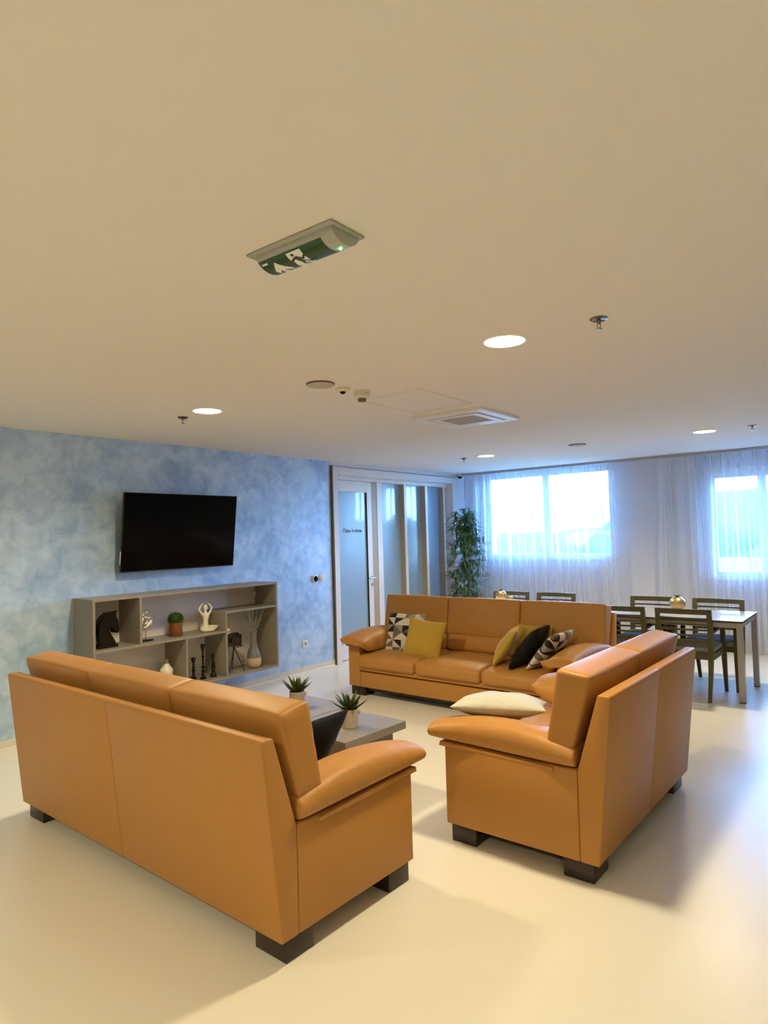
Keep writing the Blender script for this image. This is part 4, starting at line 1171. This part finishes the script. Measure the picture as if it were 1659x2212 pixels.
# ------------------------------------------------------------------ dining chairs
def make_chair(label, loc, rz):
    """origin on the floor under the seat centre; front faces +y"""
    root = empty('dining_armchair', loc, rz, label, 'chair', 'olive wooden armchairs around the dining tables')
    # back: stiles curve rearward; frame with slats
    W = 0.225
    for s in (-1, 1):
        bm = B()
        pts = [(s * 0.205, -0.285, 0.0), (s * 0.215, -0.235, 0.25), (s * 0.22, -0.22, 0.44), (s * W, -0.235, 0.62), (s * W, -0.262, 0.838)]
        hw_ = [0.014, 0.018, 0.023, 0.022, 0.021]; hd = [0.015, 0.02, 0.024, 0.018, 0.014]
        for k in range(4): taper(bm, pts[k], pts[k + 1], hw_[k], hw_[k + 1], hd[k], hd[k + 1])
        finish('rear_leg', bm, M_chair, root, smooth=False)
        bm = B(); taper(bm, (s * 0.245, 0.255, 0.0), (s * 0.240, 0.225, 0.44), 0.014, 0.023); taper(bm, (s * 0.240, 0.225, 0.44), (s * 0.240, 0.205, 0.642), 0.023, 0.018)
        finish('front_leg', bm, M_chair, root, smooth=False)
        bm = B(); n = 6
        for k in range(n):
            q0, q1 = k / n, (k + 1) / n
            def ap(q): return Vector((s * (0.222 + 0.026 * math.sin(PI * q * 0.8)), -0.235 + 0.455 * q, 0.620 + 0.032 * math.sin(PI * q * 0.65)))
            a_, b_ = ap(q0), ap(q1)
            v = [bm.verts.new(p + Vector((dx, 0, dz))) for p in (a_, b_) for dx, dz in ((-0.020, -0.010), (0.020, -0.010), (0.020, 0.010), (-0.020, 0.010))]
            for i in range(4): bm.faces.new((v[i], v[(i + 1) % 4], v[4 + (i + 1) % 4], v[4 + i]))
            if k == 0: bm.faces.new(v[:4])
            if k == n - 1: bm.faces.new(list(reversed(v[4:])))
        finish('armrest', bm, M_chair, root, smooth=False)
    def rail(name, z, hgt, th, yb, bow=0.022):
        bm = B(); n = 10; rows = []
        for k in range(n + 1):
            xx = -W + 2 * W * k / n
            yy = yb - bow * (1 - (xx / W) ** 2)
            rows.append([bm.verts.new((xx, yy + dy, z + dz)) for dy, dz in ((-th, -hgt / 2), (th, -hgt / 2), (th, hgt / 2), (-th, hgt / 2))])
        for a_, b_ in zip(rows, rows[1:]):
            for i in range(4): bm.faces.new((a_[i], a_[(i + 1) % 4], b_[(i + 1) % 4], b_[i]))
        bm.faces.new(rows[0]); bm.faces.new(list(reversed(rows[-1])))
        finish(name, bm, M_chair, root, angle=40)
    rail('top_rail', 0.815, 0.048, 0.011, -0.262)
    for z in (0.752, 0.700, 0.648, 0.596): rail('back_slat', z, 0.017, 0.006, -0.262 + (0.815 - z) * 0.11)
    rail('back_rail', 0.540, 0.035, 0.009, -0.232)
    bm = B()
    box(bm, (-0.225, 0.205, 0.375), (0.225, 0.235, 0.435), 0.002); box(bm, (-0.21, -0.235, 0.375), (0.21, -0.21, 0.435), 0.002)
    box(bm, (-0.245, -0.22, 0.375), (-0.222, 0.215, 0.435), 0.002); box(bm, (0.222, -0.22, 0.375), (0.245, 0.215, 0.435), 0.002)
    finish('seat_frame', bm, M_chair, root, smooth=False)
    bm = B(); soft(bm, (-0.235, -0.205, 0.430), (0.235, 0.245, 0.480), 0.018, 10, (0, 0, 0.012)); finish('seat_pad', bm, M_seat_fabric, root, angle=80)
    return root
chair0 = make_chair('olive wooden armchair nearest the camera, right of the two with backs toward us', (3.985, 6.825, 0), 0)
def put_chair(label, x, y, rz):
    c = copy_tree(chair0); c.location = (x, y, 0); c.rotation_euler = (0, 0, rz); c['label'] = label
put_chair('olive wooden armchair just right of the far sofa, back toward us', 3.385, 6.835, 0.03)
put_chair('olive wooden armchair across the right table at its far right end', 4.085, 7.335, PI)
put_chair('olive wooden armchair across the right table behind the gold ornament', 3.435, 7.335, PI)
put_chair('olive wooden armchair across the left table, its right-hand one', 2.265, 7.415, PI)
put_chair('olive wooden armchair across the left table behind the tray ornaments', 1.665, 7.405, PI)

# ------------------------------------------------------------------ outside
M_hill = mat('wooded_hillside', (0.035, 0.060, 0.022), 0.95, vary=(0.35, (0.07, 0.10, 0.04), 5))
M_tree = mat('tree_foliage', (0.022, 0.045, 0.012), 0.9, vary=(1.5, (0.045, 0.075, 0.02), 3))
M_render = mat('pale_render', (0.75, 0.73, 0.70), 0.8)
M_redroof = mat('red_roof_tiles', (0.085, 0.010, 0.009), 0.8, vary=(2.0, (0.12, 0.016, 0.013), 2))
bm = B(); box(bm, (-120, 9.8, -5.2), (120, 160, -5.0)); struct('ground_outside', bm, M_hill)
bm = B(); n = 48; rows = []
for j in range(8):
    q = j / 7; row = []
    for i in range(n + 1):
        x = -130 + 260 * i / n
        hgt = (5.0 + 2.6 * noise.noise(Vector((x * 0.03, 1.3, 0))) + 1.2 * noise.noise(Vector((x * 0.11, 4, 0)))) + 4.8
        z = -5.0 + hgt * math.sin(q * PI / 2) ** 1.3 * (0.70 + 0.30 * min(1, max(0, (x + 20) / 8))) + 0.4 * noise.noise(Vector((x * 0.3, q * 9, 2)))
        row.append(bm.verts.new((x, 62 + q * 24, z)))
    rows.append(row)
for a, b_ in zip(rows, rows[1:]):
    for i in range(n): bm.faces.new((a[i], a[i + 1], b_[i + 1], b_[i]))
struct('hillside_outside', bm, M_hill, smooth=True)
bd = empty('house', (7.6, 36.0, -5.0), 0, 'low house with red roof seen through the right-hand window', 'house')
bm = B(); box(bm, (-9, -5, 0), (9, 5, 3.7)); finish('wall', bm, M_render, bd, smooth=False)
bm = B(); prism(bm, [(-5.6, 3.7), (0, 5.05), (5.6, 3.7)], -9.4, 9.4, 'x'); finish('roof', bm, M_redroof, bd, smooth=False)
bd = empty('house', (-9.2, 41.0, -5.0), 0, 'pale house with red roof at the right side of the left window', 'house')
bm = B(); box(bm, (-1.5, -2, 0), (1.5, 2, 5.5)); finish('wall', bm, M_render, bd, smooth=False)
bm = B(); prism(bm, [(-2.2, 5.5), (0, 6.5), (2.2, 5.5)], -1.7, 1.7, 'x'); finish('roof', bm, M_redroof, bd, smooth=False)
rnd = random.Random(5)
def outside_tree(label, x, y, hgt):
    root = empty('outside_tree', (x, y, -5.0), 0, label, 'tree', 'trees outside the windows')
    bm = B(); tube(bm, [(0, 0, 0), (0.1, 0, hgt * 0.6)], [0.22, 0.12], 8); finish('trunk', bm, M_cane, root)
    bm = B()
    for k in range(16):
        a = rnd.uniform(0, 6.28); r = rnd.uniform(0, 0.26) * hgt; z = hgt * rnd.uniform(0.45, 0.88)
        bmesh.ops.create_icosphere(bm, subdivisions=2, radius=hgt * rnd.uniform(0.10, 0.17), matrix=Matrix.Translation((r * math.cos(a), r * math.sin(a), z)))
    for v in bm.verts: v.co += noise.noise_vector(v.co * 1.5) * 0.25
    finish('crown', bm, M_tree, root)
for (x, y, hg, lb) in ((-11.5, 26, 6.6, 'leafy tree seen low through the left pane of the left window'), (-6.2, 24, 6.3, 'leafy tree seen low through the right pane of the left window'),
                       (-17.5, 32, 7.2, 'more distant tree at the left edge of the left window'), (-6.0, 32, 6.8, 'more distant tree between the pale house and the red roof'),
                       (-12.8, 58, 7.4, 'far tree on the slope behind the pale house'), (-4.6, 52, 7.6, 'far tree left of the red-roofed house'),
                       (2.4, 53, 8.4, 'tall tree directly behind the red-roofed house'), (9.4, 50, 8.0, 'far tree beyond the right end of the red-roofed house')):
    outside_tree(lb, x, y, hg)
